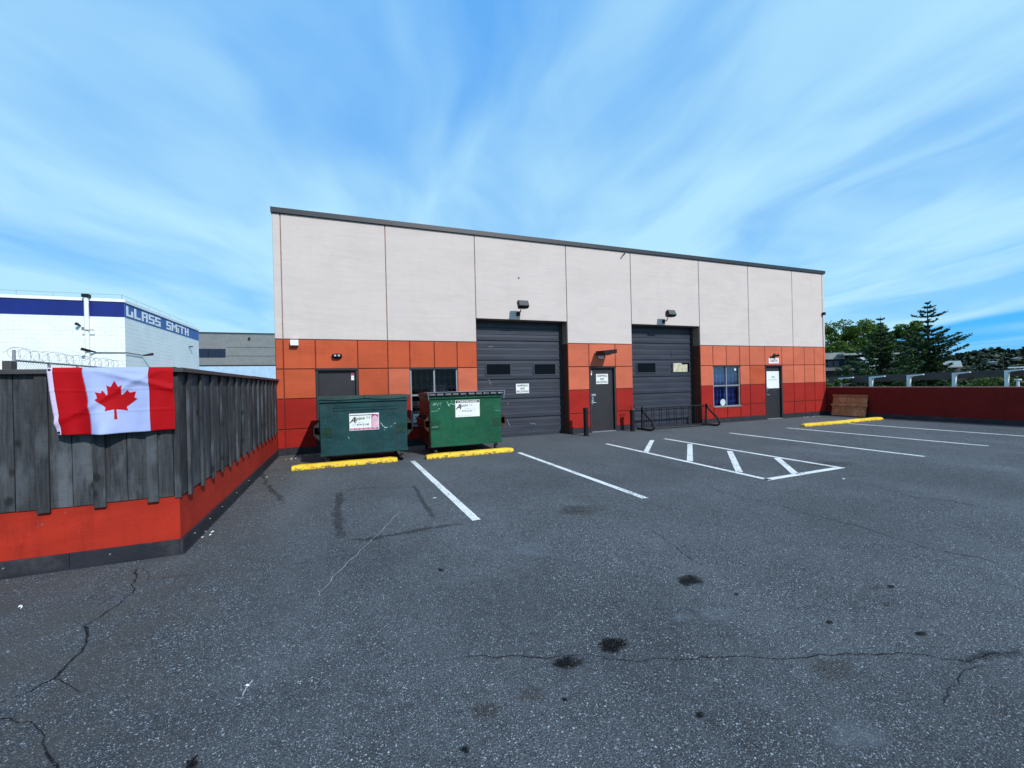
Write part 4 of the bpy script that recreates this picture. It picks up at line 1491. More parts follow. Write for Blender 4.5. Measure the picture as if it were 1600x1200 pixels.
        cs = c_.build('caster', M['caster'], E)
        MB().tube([(cx - 0.027, cy + 0.02, rr), (cx - 0.022, cy + 0.02, rr), (cx + 0.022, cy + 0.02, rr), (cx + 0.027, cy + 0.02, rr)], [rr * 0.9, rr, rr, rr * 0.9], 20).build('wheel', M['black'], cs)
        MB().cyl((cx - 0.040, cy + 0.02, rr), (cx + 0.040, cy + 0.02, rr), 0.022, 10).build('hub', M['alu'], cs)
    return E, tub, hx, hy, yf


M['caster'] = mat('caster_steel', (0.05, 0.048, 0.045), 0.6, 0.3, 9)


def worn_steel(name, col, light, dark, rust=(0.10, 0.045, 0.02)):
    m, nt, b = base_mat(name)
    g = N(nt, 'ShaderNodeNewGeometry')
    pos = g.outputs['Position']
    n1 = NOISE(nt, pos, 2.2, 5, 0.6)
    n2 = NOISE(nt, MAPV(nt, pos, scale=(9, 9, 0.9)), 1.5, 5, 0.65)
    n3 = NOISE(nt, pos, 22, 6, 0.8)
    c = MIX(nt, SMOOTH(nt, n1, 0.35, 0.65), dark, light)
    c = MIX(nt, 0.45, c, col)
    c = MIX(nt, SMOOTH(nt, n2, 0.5, 0.75, 0, 0.5), c, dark)
    c = MIX(nt, SMOOTH(nt, n3, 0.60, 0.67, 0, 0.8), c, rust)
    nr = NOISE(nt, MAPV(nt, pos, scale=(14, 14, 1.1)), 1.7, 5, 0.7)
    c = MIX(nt, SMOOTH(nt, nr, 0.58, 0.70, 0, 0.45), c, rust)
    nv = NOISE(nt, MAPV(nt, pos, scale=(2, 2, 30)), 2.0, 3, 0.7)
    c = MIX(nt, SMOOTH(nt, nv, 0.66, 0.72, 0, 0.35), c, tuple(min(1, x * 2.2 + 0.05) for x in light))
    nt.links.new(c, b.inputs['Base Color'])
    nt.links.new(SMOOTH(nt, n3, 0.3, 0.7, 0.38, 0.62), b.inputs['Roughness'])
    b.inputs['Specular IOR Level'].default_value = 0.28
    bp = N(nt, 'ShaderNodeBump')
    bp.inputs['Strength'].default_value = 0.35
    bp.inputs['Distance'].default_value = 0.055
    nt.links.new(MATH(nt, 'ADD', NOISE(nt, pos, 3.2, 3, 0.5), MATH(nt, 'MULTIPLY', n3, 0.06)), bp.inputs['Height'])
    nt.links.new(bp.outputs[0], b.inputs['Normal'])
    return m


M['dA'] = worn_steel('dark_teal_steel', (0.007, 0.047, 0.052), (0.010, 0.060, 0.064), (0.005, 0.032, 0.037))
M['dB'] = worn_steel('bright_green_steel', (0.004, 0.082, 0.040), (0.006, 0.100, 0.048), (0.003, 0.055, 0.028))
M['patch_A'] = worn_steel('repaint_dark_green', (0.004, 0.034, 0.022), (0.005, 0.040, 0.026), (0.003, 0.025, 0.016))
M['patch_B'] = worn_steel('repaint_deep_green', (0.004, 0.050, 0.026), (0.005, 0.060, 0.030), (0.003, 0.038, 0.020))
M['side_dark'] = worn_steel('grimy_dark_steel', (0.018, 0.030, 0.028), (0.024, 0.038, 0.034), (0.012, 0.018, 0.016))
M['side_brown'] = worn_steel('brown_side_steel', (0.060, 0.018, 0.012), (0.080, 0.025, 0.014), (0.035, 0.013, 0.010))
M['lid_green'] = worn_steel('lid_green_steel', (0.013, 0.050, 0.046), (0.020, 0.070, 0.064), (0.008, 0.030, 0.028))
M['lid_black'] = mat('black_lid_plastic', (0.016, 0.017, 0.021), 0.5, 0.3, 5)
M['lid_grey'] = mat('worn_lid_edge', (0.13, 0.145, 0.17), 0.5, 0.5, 9)
A, tubA, ahx, ahy, ayf = dumpster(-0.51, 1.25, -2.20, -0.85, 0.245, 1.345, M['dA'], M['side_dark'], M['lid_green'], 'dark teal steel dumpster with closed metal lids, nearest the left fence', 'A')
B, tubB, bhx, bhy, byf = dumpster(1.81, 3.55, -2.00, -0.62, 0.225, 1.335, M['dB'], M['side_brown'], M['lid_black'], 'bright green cardboard dumpster with black plastic lids and brown side', 'B')
M['magenta'] = mat('magenta_print', (0.42, 0.05, 0.16), 0.45, 0.15, 12)
M['pinkish'] = mat('faded_pink_print', (0.72, 0.42, 0.52), 0.45, 0.15, 12)
M['olive'] = mat('olive_print', (0.05, 0.08, 0.01), 0.5, 0.2)
M['lt_olive'] = mat('light_olive_print', (0.30, 0.36, 0.10), 0.5, 0.2)


def stickerA(E, y):
    cx = 0.355 - (-0.51 + 1.25) / 2
    w, h = 0.60, 0.36
    z = 0.91
    s = MB().box(cx - w / 2, cx + w / 2, y - 0.004, y, z - h / 2, z + h / 2).build('sticker', M['white'], E, bevel=0.0015, segs=1)
    yy = y - 0.0052
    MB().box(cx - w / 2 + 0.01, cx + 0.16, yy, yy + 0.0008, z + h / 2 - 0.045, z + h / 2 - 0.030).build('print', M['ink'], s)
    MB().box(cx + 0.148, cx + 0.158, yy, yy + 0.0008, z - h / 2 + 0.05, z + h / 2 - 0.05).build('print', M['ink'], s)
    MB().box(cx + 0.16, cx + w / 2 - 0.01, yy, yy + 0.0008, z - h / 2 + 0.055, z + h / 2 - 0.03).build('print', M['pinkish'], s)
    MB().add([(cx + 0.16, yy - 0.001, z + h / 2 - 0.02), (cx + 0.22, yy - 0.001, z + h / 2 - 0.025), (cx + w / 2 - 0.012, yy - 0.001, z + h / 2 - 0.04), (cx + w / 2 - 0.012, yy - 0.001, z + h / 2 - 0.10), (cx + 0.22, yy - 0.001, z + h / 2 - 0.05), (cx + 0.16, yy - 0.001, z + h / 2 - 0.09)], [(0, 1, 2, 3, 4, 5)]).build('print', M['magenta'], s)
    MB().box(cx - w / 2 + 0.01, cx + w / 2 - 0.01, yy, yy + 0.0008, z - h / 2 + 0.012, z - h / 2 + 0.048).build('print', M['magenta'], s)
    text('A', cx - 0.215, yy - 0.001, z + 0.045, 0.13, M['ink'], s, bold=0.02, slant=0.35)
    text('lpine', cx - 0.085, yy - 0.001, z + 0.065, 0.095, M['olive'], s, bold=0.02, slant=0.2, rot=0.08, width=0.19)
    text('1-1', cx + 0.085, yy - 0.001, z + 0.085, 0.05, M['ink'], s, bold=0.02)
    text('(250)', cx - 0.215, yy - 0.001, z - 0.065, 0.035, M['grey_print'], s, width=0.075)
    text('474-5145', cx - 0.03, yy - 0.001, z - 0.06, 0.042, M['ink'], s, width=0.25, bold=0.015)
    m2 = MB()
    for k in range(6):
        m2.box(cx - 0.27 + k * 0.09, cx - 0.21 + k * 0.09, yy - 0.0012, yy - 0.0004, z - h / 2 + 0.023, z - h / 2 + 0.037)
    tag(m2.build('print', M['pinkish'], s), kind='stuff')
    m2 = MB()
    for k in range(6):
        m2.box(cx + 0.19, cx + 0.235 + 0.015 * (k % 3), yy - 0.0012, yy - 0.0004, z + 0.06 - k * 0.033, z + 0.068 - k * 0.033)
    m2.box(cx - 0.13, cx + 0.0, yy - 0.0012, yy - 0.0004, z - 0.012, z - 0.004)
    tag(m2.build('print', M['grey_print'], s), kind='stuff')


def stickerB(E, y):
    cx = 2.70 - (1.81 + 3.55) / 2
    w, h = 0.60, 0.405
    z = 1.085
    s = MB().box(cx - w / 2, cx + w / 2, y - 0.004, y, z - h / 2, z + h / 2).build('sticker', M['white'], E, bevel=0.0015, segs=1)
    yy = y - 0.0052
    MB().box(cx - w / 2 + 0.012, cx + w / 2 - 0.012, yy, yy + 0.0008, z + h / 2 - 0.068, z + h / 2 - 0.008).build('print', M['ink'], s)
    text('CARDBOARD', cx, yy - 0.001, z + h / 2 - 0.038, 0.045, M['white'], s, width=0.50, bold=0.02)
    text('A', cx - 0.205, yy - 0.001, z + 0.045, 0.13, M['ink'], s, bold=0.02, slant=0.35)
    text('lpine', cx - 0.08, yy - 0.001, z + 0.065, 0.085, M['olive'], s, bold=0.01, slant=0.2, rot=0.08, width=0.18)
    text('1-1', cx + 0.075, yy - 0.001, z + 0.08, 0.04, M['ink'], s, bold=0.02)
    text('(250)', cx - 0.20, yy - 0.001, z - 0.065, 0.032, M['grey_print'], s, width=0.075)
    text('474-5145', cx - 0.02, yy - 0.001, z - 0.06, 0.045, M['ink'], s, width=0.25, bold=0.0)
    m2 = MB()
    m2.box(cx + 0.125, cx + 0.130, yy, yy + 0.0008, z - 0.16, z + 0.12).box(cx - 0.08, cx + 0.08, yy, yy + 0.0008, z - 0.008, z)
    for k in range(7):
        m2.box(cx - 0.24 + k * 0.05, cx - 0.21 + k * 0.05, yy, yy + 0.0008, z - 0.175, z - 0.16)
    for k in range(4):
        m2.box(cx + 0.15, cx + 0.18 + 0.01 * k, yy, yy + 0.0008, z + 0.06 - k * 0.04, z + 0.066 - k * 0.04)
    tag(m2.build('print', M['grey_print'], s), kind='stuff')


stickerA(A, ayf)
stickerB(B, byf)


def stroke(pts, r, E, cx, y):
    mb = MB()
    mb.tube([(x - cx, y - 0.001, z) for x, z in pts], r, 4)
    mb.build('paint_scribble', M['scrib'], E)


M['scrib'] = mat('pale_scribble', (0.32, 0.50, 0.46), 0.6, 0.3, 20)
cA, cB = (-0.51 + 1.25) / 2, (1.81 + 3.55) / 2
for pts in ([(0.69, 0.87), (0.73, 0.80), (0.79, 0.755)], [(0.76, 0.765), (0.80, 0.75), (0.83, 0.765)], [(0.88, 0.76), (0.93, 0.79)], [(0.96, 0.82), (1.01, 0.85)], [(0.02, 0.61), (0.05, 0.56)], [(0.75, 0.72), (0.77, 0.70)]):
    stroke(pts, 0.009 if len(pts) > 2 else 0.005, A, cA, ayf)
for pts in ([(1.86, 1.20), (1.91, 1.19), (1.96, 1.23), (1.97, 1.17), (2.01, 1.25), (2.04, 1.18), (2.07, 1.25)], [(1.88, 1.22), (1.93, 1.24)], [(1.99, 1.10), (2.03, 1.105)], [(2.20, 1.27), (2.25, 1.17), (2.30, 1.22), (2.35, 1.19), (2.40, 1.20)], [(2.22, 1.19), (2.27, 1.15)], [(2.31, 1.26), (2.33, 1.28)]):
    stroke(pts, 0.008, B, cB, byf)
for z in (1.05, 0.68):
    stroke([(1.83, z), (2.0, z + 0.005)], 0.004, B, cB, byf)
stroke([(3.40, 1.0), (3.52, 0.99)], 0.004, B, cB, byf)


# ================================================================== WHEEL STOPS
def wheel_stop(x0, x1, y, label, rz=0.0):
    c_ = ((x0 + x1) / 2, y, 0)
    E = MB()
    L = x1 - x0
    n = 14
    prof = [(-0.085, 0.0), (-0.085, 0.035), (-0.058, 0.105), (0.058, 0.105), (0.085, 0.035), (0.085, 0.0)]
    vs, fs = [], []
    for i in range(n + 1):
        t = -L / 2 + L * i / n
        k = 1.0 if 0 < i < n else 0.82
        for j, (a, b) in enumerate(prof):
            w = 0.006 * noise.noise(Vector((t * 4 + x0, j * 2.2, 1.7)))
            vs.append((t, a * (k if j in (2, 3) else 1) + w * (j in (1, 2, 3, 4)), max(0, b * k + w * (j in (2, 3)))))
    m_ = len(prof)
    for i in range(n):
        for j in range(m_):
            a, b = i * m_ + j, i * m_ + (j + 1) % m_
            fs.append((a, b, b + m_, a + m_))
    fs += [tuple(range(m_)), tuple(range(n * m_, n * m_ + m_))]
    o = E.add(vs, fs).build('wheel_stop', M['yellow'], None, bevel=0.006, segs=1)
    o.location = c_
    o.rotation_euler = (0, 0, rz)
    return tag(o, label, 'wheel stop', 'yellow concrete wheel stops')


wheel_stop(-1.05, 1.02, -2.22, 'yellow wheel stop under the dark teal dumpster', 0.01)
wheel_stop(1.64, 3.74, -2.26, 'yellow wheel stop in front of the bright green dumpster', 0.01)
wheel_stop(13.95, 16.27, -2.39, 'chipped yellow wheel stop, left one of the right-hand pair', 0.012)
wheel_stop(16.31, 18.32, -2.33, 'yellow wheel stop nearest the right parapet wall', 0.004)


# ================================================================== BOLLARDS
def bollard(x, y, h, label, handle=False):
    E = empty('bollard', label, 'bollard', (x, y, 0), group='black bollards beside the middle door')
    MB().tube([(0, 0, 0.0), (0, 0, 0.012)], 0.095, 20).build('base_plate', M['black'], E)
    MB().tube([(0, 0, 0.0122), (0, 0, h - 0.10)], 0.072, 20).build('post', M['black'], E)
    MB().tube([(0, 0, h - 0.0995), (0, 0, h - 0.02), (0, 0, h)], [0.078, 0.078, 0.055], 20).build('top_cap', M['black'], E, smooth=False)
    if handle:
        MB().tube([(-0.12, 0, h + 0.115), (0.12, 0, h + 0.115)], 0.010, 8).build('crossbar', M['black'], E)
        MB().tube([(-0.07, 0, h + 0.11), (-0.02, 0, h - 0.01)], 0.009, 8).tube([(0.10, 0, h + 0.11), (0.06, 0, h - 0.01)], 0.009, 8).build('stay', M['black'], E)
        MB().cyl((0.03, -0.045, h + 0.002), (0.03, -0.045, h + 0.03), 0.025, 10).build('lock_pin', M['chrome'], E)
    else:
        MB().box(0.05, 0.12, -0.01, 0.01, h - 0.21, h - 0.19).build('chain_lug', M['black'], E)
    return E


bollard(6.82, -0.60, 0.86, 'taller plain black bollard left of the middle door')
bollard(8.71, -0.38, 0.70, 'shorter black bollard with a crossbar right of the middle door', True)

# ================================================================== BIKE RACK
BR = empty('bike_rack', 'low black steel bike rack in front of the right garage door', 'bike rack', (10.6, -0.28, 0))
x0, x1 = 9.20 - 10.6, 11.98 - 10.6
MB().cyl((x0, 0, 0.72), (x1, 0, 0.72), 0.019, 8).build('top_rail', M['black'], BR)
MB().cyl((x0, 0, 0.06), (x1, 0, 0.06), 0.019, 8).build('bottom_rail', M['black'], BR)
MB().cyl((x0, -0.20, 0.03), (x1, -0.20, 0.03), 0.014, 8).build('foot_rail', M['black'], BR)
for i in range(9):
    xc = x0 + 0.12 + i * (x1 - x0 - 0.24) / 8
    for d in (-0.045, 0.045):
        MB().cyl((xc + d, 0, 0.062), (xc + d, 0, 0.718), 0.012, 6).build('upright', M['black'], BR)
for xe in (x0 - 0.02, x1 + 0.02):
    pts = [(0, 0.02, 0.04), (0, 0.0, 0.10), (0, 0, 0.76), (0, -0.04, 0.77), (0, -0.09, 0.60), (0, -0.30, 0.44), (0, -0.50, 0.30), (0, -0.585, 0.17), (0, -0.56, 0.06), (0, -0.45, 0.028), (0, 0.25, 0.028)]
    sm = []
    for a, b in zip(pts[:-1], pts[1:]):
        for t in (0, 0.5):
            sm.append(Vector(a).lerp(Vector(b), t))
    sm.append(Vector(pts[-1]))
    sm = [sm[0]] + [(sm[i - 1] + sm[i] * 2 + sm[i + 1]) / 4 for i in range(1, len(sm) - 1)] + [sm[-1]]
    MB().tube([p + Vector((xe, 0, 0)) for p in sm], 0.030, 10).build('end_loop', M['black'], BR, smooth=True)

# ================================================================== LEANING BOARD
LB = empty('wooden_hatch', 'brown weathered plank panel with two battens leaning on the right parapet', 'panel', (18.90, -0.92, 0))
tilt = R(13)
ax = Vector((0, 1, 0))
up = Vector((math.sin(tilt), 0, math.cos(tilt)))
nn = Vector((-math.cos(tilt), 0, math.sin(tilt)))
LBh = 0.86
org = Vector((-0.045, 0, 0.02))
for k in range(3):
    z = (k + 0.5) * LBh / 3
    MB().obox(org + up * z, ax * 0.62, up * (LBh / 6 - 0.003), nn * 0.012).build('plank', M['ply'], LB)
for z, L in ((0.44, 0.66), (0.83, 0.64)):
    MB().obox(org + up * z + nn * 0.030, ax * L, up * 0.042, nn * 0.016).build('batten', M['ply'], LB)

# ================================================================== LITTER
lit = MB()
rr_ = random.Random(3)
for k in range(240):
    if k < 150:
        x, y = -1.5 + abs(rr_.gauss(0, 0.30)), rr_.uniform(-4.5, -0.15)
    else:
        x, y = rr_.uniform(-1.5, -0.4), -0.05 - abs(rr_.gauss(0, 0.3))
    s = rr_.uniform(0.006, 0.022)
    a = rr_.uniform(0, 6.28)
    d = Vector((math.cos(a), math.sin(a), 0)) * s
    e = Vector((-math.sin(a), math.cos(a), 0)) * s * rr_.uniform(0.3, 0.8)
    p = Vector((x, y, 0.004))
    u_ = Vector((0, 0, rr_.uniform(0.002, 0.012)))
    lit.add([p - d, p - e + u_, p + d, p + e + u_ * 0.5, p + u_ * 1.4], [(0, 1, 4), (1, 2, 4), (2, 3, 4), (3, 0, 4)])
M['leaf_litter'] = mat('dry_leaf', (0.16, 0.12, 0.07), 0.9, 0.5, 30)
tag(lit.build('leaf_litter', M['leaf_litter']), 'dry leaf and grit litter in the corner by the fence', 'litter', kind='stuff')
lit = MB()
for (px, py, n_, sp) in ((463, 716, 12, 0.10), (475, 712, 6, 0.08), (1263, 652, 9, 0.14), (1275, 651, 6, 0.14), (325, 835, 4, 0.06), (36, 948, 2, 0.02), (680, 778, 2, 0.02), (386, 1073, 1, 0.0), (1316, 748, 2, 0.03), (960, 689, 2, 0.03), (420, 750, 3, 0.2), (320, 832, 2, 0.05)):
    q = on(px, py, 2, 0)
    for k in range(n_):
        p = Vector((q.x + rr_.gauss(0, sp), q.y + rr_.gauss(0, sp), 0.004))
        s = rr_.uniform(0.008, 0.030)
        a = rr_.uniform(0, 6.28)
        d = Vector((math.cos(a), math.sin(a), 0)) * s
        e = Vector((-math.sin(a), math.cos(a), 0)) * s * rr_.uniform(0.4, 0.9)
        u_ = Vector((0, 0, rr_.uniform(0.004, 0.014)))
        lit.add([p - d, p - e + u_, p + d, p + e + u_ * 0.5, p + u_ * 1.4], [(0, 1, 4), (1, 2, 4), (2, 3, 4), (3, 0, 4)])
tag(lit.build('paper_scraps', M['white']), 'small scraps of white paper and grit scattered on the asphalt', 'litter', kind='stuff')
tw = MB().tube([on(288, 1205, 2, 0.01), on(298, 1190, 2, 0.014), on(308, 1180, 2, 0.01)], [0.006, 0.008, 0.004], 6).build('twig', M['black'])
tag(tw, 'short dark twig lying on the near asphalt', 'twig')

# ================================================================== WHITE BLOCK BUILDING (left)
def block_mat(name, col):
    m, nt, b = base_mat(name)
    g = N(nt, 'ShaderNodeNewGeometry')
    pos = g.outputs['Position']
    s = N(nt, 'ShaderNodeSeparateXYZ')
    nt.links.new(pos, s.inputs[0])
    cc_ = N(nt, 'ShaderNodeCombineXYZ')
    nt.links.new(MATH(nt, 'ADD', s.outputs[0], s.outputs[1]), cc_.inputs[0])
    nt.links.new(s.outputs[2], cc_.inputs[1])
    br = N(nt, 'ShaderNodeTexBrick')
    nt.links.new(cc_.outputs[0], br.inputs['Vector'])
    br.inputs['Scale'].default_value = 1.0
    br.inputs['Brick Width'].default_value = 0.4
    br.inputs['Row Height'].default_value = 0.2
    br.inputs['Mortar Size'].default_value = 0.012
    br.inputs['Mortar Smooth'].default_value = 0.4
    n1 = NOISE(nt, pos, 0.9, 5, 0.6)
    c = MIX(nt, SMOOTH(nt, n1, 0.3, 0.7), tuple(x * 0.93 for x in col), col)
    n2 = NOISE(nt, MAPV(nt, pos, scale=(0.8, 0.8, 4)), 2, 3)
    k = MATH(nt, 'MULTIPLY', br.outputs['Fac'], SMOOTH(nt, n2, 0.35, 0.65, 0.1, 0.7))
    c = MIX(nt, k, c, tuple(x * 0.62 for x in col))
    nt.links.new(c, b.inputs['Base Color'])
    b.inputs['Roughness'].default_value = 0.8
    bp = N(nt, 'ShaderNodeBump')
    bp.inputs['Strength'].default_value = 0.5
    bp.inputs['Distance'].default_value = 0.01
    bp.invert = True
    nt.links.new(br.outputs['Fac'], bp.inputs['Height'])
    nt.links.new(bp.outputs[0], b.inputs['Normal'])
    return m


M['white_block'] = block_mat('white_painted_block', (0.80, 0.86, 0.88))
M['navy'] = mat('navy_band', (0.003, 0.016, 0.17), 0.5, 0.15, 1)
M['blue'] = block_mat('mid_blue_block', (0.055, 0.16, 0.44))
M['letter'] = mat('white_letter_paint', (0.80, 0.84, 0.86), 0.6, 0.03)
GX, GY = -9.86, 14.0
GS = MB().box(-30, GX, GY, 25.0, -1.3, 6.05).build('glass_shop', M['white_block'])
tag(GS, 'white painted block building with a navy band and block lettering', 'building')
MB().box(-30, GX + 0.0, GY - 0.012, GY - 0.001, 5.30, 6.02).build('navy_band', M['navy'], GS)
MB().box(GX + 0.001, GX + 0.012, GY - 0.012, 25.0, 5.30, 5.99).build('blue_band', M['blue'], GS)
MB().box(-30, GX + 0.06, GY - 0.06, GY - 0.013, 6.02, 6.13).box(GX + 0.013, GX + 0.06, GY - 0.013, 25.05, 5.99, 6.13).build('parapet_trim', M['letter'], GS)
MB().box(-30, GX + 0.02, GY - 0.02, 25.02, 6.131, 6.16).build('roof', M['letter'], GS)
# thin safety line above the parapet
mb = MB()
mb.tube([(-30, GY + 0.3, 6.42), (GX - 0.2, GY + 0.3, 6.42), (GX - 0.2, 24.8, 6.42)], 0.008, 5)
for yv in np.linspace(GY + 0.3, 24.8, 8):
    mb.cyl((GX - 0.2, yv, 6.16), (GX - 0.2, yv, 6.42), 0.008, 5)
for xv in np.linspace(-29, GX - 0.2, 16):
    mb.cyl((xv, GY + 0.3, 6.16), (xv, GY + 0.3, 6.42), 0.008, 5)
mb.build('roof_wire', M['alu'], GS)
GLY = {'G': ['10000', '10000', '10000', '10001', '11111'], 'L': ['1000', '1000', '1000', '1000', '1111'], 'A': ['1111', '1001', '1111', '1001', '1001'], 'S': ['1111', '1000', '1111', '0001', '1111'], 'M': ['10001', '11011', '10101', '10001', '10001'], 'i': ['1', '0', '1', '1', '1'], 'T': ['11111', '00100', '00100', '00100', '00100'], 'H': ['1001', '1001', '1111', '1001', '1001']}
GLY['G'] = ['1000', '1000', '1001', '1001', '1111']


def word(w, ya, yb, z0, z1):
    wid = sum(len(GLY[ch][0]) for ch in w) + len(w) - 1
    cw = (yb - ya) / wid
    y_ = ya
    for ch in w:
        g = GLY[ch]
        mb = MB()
        rh = (z1 - z0) / 5
        for r in range(5):
            for k in range(len(g[0])):
                if g[r][k] == '1':
                    mb.box(GX + 0.013, GX + 0.028, y_ + k * cw, y_ + (k + 1) * cw - 0.002, z1 - (r + 1) * rh + 0.002, z1 - r * rh)
        mb.build('letter', M['letter'], GS)
        y_ += (len(g[0]) + 1) * cw


ya, yb = on(197, 485, 0, GX).y, on(250, 500, 0, GX).y
yc, yd = on(260, 510, 0, GX).y, on(294, 520, 0, GX).y
word('GLASS', ya, yb, 5.38, 5.88)
word('SMiTH', yc, yd, 5.38, 5.88)
# downpipe / flue, dark cap
fl = MB().cyl((-11.2, GY - 0.16, -1.3), (-11.2, GY - 0.16, 6.15), 0.085, 14).build('white_flue', M['letter'], GS, smooth=False)
MB().box(-11.33, -11.07, GY - 0.28, GY - 0.04, 6.151, 6.30).build('flue_cap', M['black'], fl)
mb = MB()
mb.box(-11.45, -11.29, GY - 0.06, GY - 0.013, 4.70, 4.78)
mb.box(-11.35, -10.9, GY - 0.28, GY - 0.245, 4.60, 4.64)
mb.build('pipe_bracket', M['alu'], GS)
mb = MB()
mb.tube([(-10.95, GY - 0.05, 3.58), (GX + 0.05, GY - 0.05, 3.58), (GX + 0.05, 15.7, 3.58)], 0.018, 6)
cdt = mb.build('conduit', M['black'], GS)


def yardlight(p, d, label):
    p, d = Vector(p), Vector(d)
    mb = MB().tube([p, p + d * 0.25, p + d * 0.45], [0.03, 0.06, 0.07], 8)
    o = mb.build('yard_light', M['black'], GS)
    tag(o, label)
    return o


yardlight((-10.95, GY - 0.05, 3.60), (-0.75, -0.9, 0.25), 'dark yard light at the left end of the conduit')
yardlight((GX + 0.05, 15.7, 3.56), (0.9, 0.35, 0.22), 'dark yard light on the lettered side wall')
yardlight((-11.5, GY - 0.02, 4.85), (-0.1, -0.5, 0.1), 'small pale light left of the flue')
MB().box(GX + 0.013, GX + 0.2, 22.9, 23.05, 4.66, 4.72).build('wall_hook', M['black'], GS)

# razor wire on a chain-link fence
CF = empty('chain_link_fence', 'chain-link fence with coiled razor wire before the white building', 'fence')
P0 = on(22, 563, 0, -8.2)
P1 = on(140, 577, 0, -8.2)
dirf = (P1 - P0)
dirf.z = 0
zr = P0.z
Pend = P0 + dirf * 1.6
Pend.z = zr
P0g = P0.copy()
MB().tube([P0, Pend], 0.028, 8).build('top_rail', M['alu'], CF)
nposts = 5
for k in range(nposts):
    q = P0.lerp(Pend, k / (nposts - 1))
    MB().cyl((q.x, q.y, -1.3), (q.x, q.y, zr + (0.28 if k == 0 else 0)), 0.035, 8).build('post', M['alu'], CF)
mesh_ = MB()
L = (Pend - P0).length
tdir = (Pend - P0).normalized()
hgt = zr + 1.3
nn_ = int((L + hgt) / 0.10)
for k in range(nn_):
    for sgn in (1, -1):
        s0 = k * 0.10 - (hgt if sgn > 0 else 0)
        a0, a1 = (s0, 0.0), (s0 + hgt, hgt)
        if sgn < 0:
            a0, a1 = (s0, hgt), (s0 + hgt, 0.0)
        # clip to 0..L
        def clipp(a, b):
            (xa, za), (xb, zb_) = a, b
            if xb <= 0 or xa >= L:
                return None
            if xa < 0:
                za += (zb_ - za) * (-xa) / (xb - xa)
                xa = 0
            if xb > L:
                zb_ = za + (zb_ - za) * (L - xa) / (xb - xa)
                xb = L
            return (xa, za), (xb, zb_)
        c2 = clipp(a0, a1)
        if c2:
            A_, B2 = c2
            mesh_.tube([P0 + tdir * A_[0] + Vector((0, 0, A_[1] - hgt)), P0 + tdir * B2[0] + Vector((0, 0, B2[1] - hgt))], 0.003, 3, caps=False)
tag(mesh_.build('wire_mesh', M['alu'], CF), kind='stuff')
coil = []
turns = int(L / 0.20)
for i in range(turns * 18):
    t = i / (turns * 18)
    a = 2 * math.pi * i / 18
    q = P0 + tdir * (L * t - 0.1)
    rad = 0.165 + 0.02 * math.sin(i * 0.05)
    side = Vector((-tdir.y, tdir.x, 0))
    coil.append(q + Vector((0, 0, 0.17 + rad * math.sin(a))) + side * rad * math.cos(a) + tdir * 0.10 * math.sin(a * 1.5))
MB().tube(coil, 0.004, 4).build('razor_coil', M['alu'], CF)
q = on(15, 570, 0, -8.2)
MB().box(q.x - 0.09, q.x + 0.09, q.y - 0.12, q.y + 0.12, q.z - 0.35, q.z + 0.10).build('gate_box', M['cap'], CF, bevel=0.02)

# ================================================================== GREY BUILDING BEHIND
M['grey_conc'] = wall_mat('grey_concrete', (0.19, 0.205, 0.21), 0.10, 0.0)
M['pale_blue'] = mat('pale_blue_cladding', (0.36, 0.52, 0.70), 0.5, 0.08, 2)
GB = MB().box(-30, 6, 50, 70, -1.3, 8.65).build('office_block', M['grey_conc'])
tag(GB, 'plain grey concrete building with one dark strip window beyond the fence', 'building')
MB().box(-30, 6, 49.93, 49.995, 8.66, 8.85).build('roof_trim', M['fascia'], GB)
MB().box(-30, 6, 49.96, 49.998, 4.62, 4.80).build('band', M['fascia'], GB)
wf = MB().box(-20, -13.80, 49.94, 49.997, 5.75, 6.80).build('strip_window', M['navy_glass'] if 'navy_glass' in M else M.setdefault('navy_glass', mat('navy_glass', (0.012, 0.016, 0.045), 0.15, 0.1)), GB)
for x in (-19, -17.2, -15.6):
    MB().box(x - 0.04, x + 0.04, 49.915, 49.939, 5.75, 6.80).build('mullion', M['black'], wf)
MB().box(-30, 6, 49.90, 49.955, -1.3, 4.62).build('lower_cladding', M['pale_blue'], GB)
MB().box(-11.3, -11.1, 49.7, 49.99, 8.05, 8.25).build('wall_light', M['black'], GB)
for zj in (7.0, 5.9):
    MB().box(-13.7, 6, 49.985, 49.999, zj, zj + 0.04).build('reveal', M['fascia'], GB)
# low flat-roofed shed by the corner
q0, q1 = on(385, 594, 1, 24), on(428, 594, 1, 24)
SH = MB().box(q0.x, q1.x + 3, 24, 28, -1.3, q0.z - 0.12).build('shed', M['white'])
tag(SH, 'low white shed with a dark flat roof just left of the warehouse corner', 'shed')
MB().box(q0.x - 0.4, q1.x + 3, 23.6, 28.2, q0.z - 0.119, q0.z + 0.02).build('roof', M['black'], SH)


# ================================================================== VEGETATION
def rand_unit(n):
    v = rng.normal(size=(n, 3))
    return v / np.linalg.norm(v, axis=1)[:, None]


def leaves_mesh(centres, size, aspect=0.6, updown=0.5, smin=0.6):
    """one bent leaf face per centre"""
    n = len(centres)
    d = rand_unit(n)
    nrm = rand_unit(n)
    nrm[:, 2] = np.abs(nrm[:, 2]) + updown
    e = np.cross(d, nrm)
    e /= np.linalg.norm(e, axis=1)[:, None]
    d = np.cross(nrm, e)
    d /= np.linalg.norm(d, axis=1)[:, None]
    s = size * rng.uniform(smin, 1.3, n)[:, None]
    c = centres
    V = np.stack([c - d * s, c + e * s * aspect, c + d * s, c - e * s * aspect], axis=1).reshape(-1, 3)
    F = np.arange(n * 4).reshape(n, 4)
    return V, F


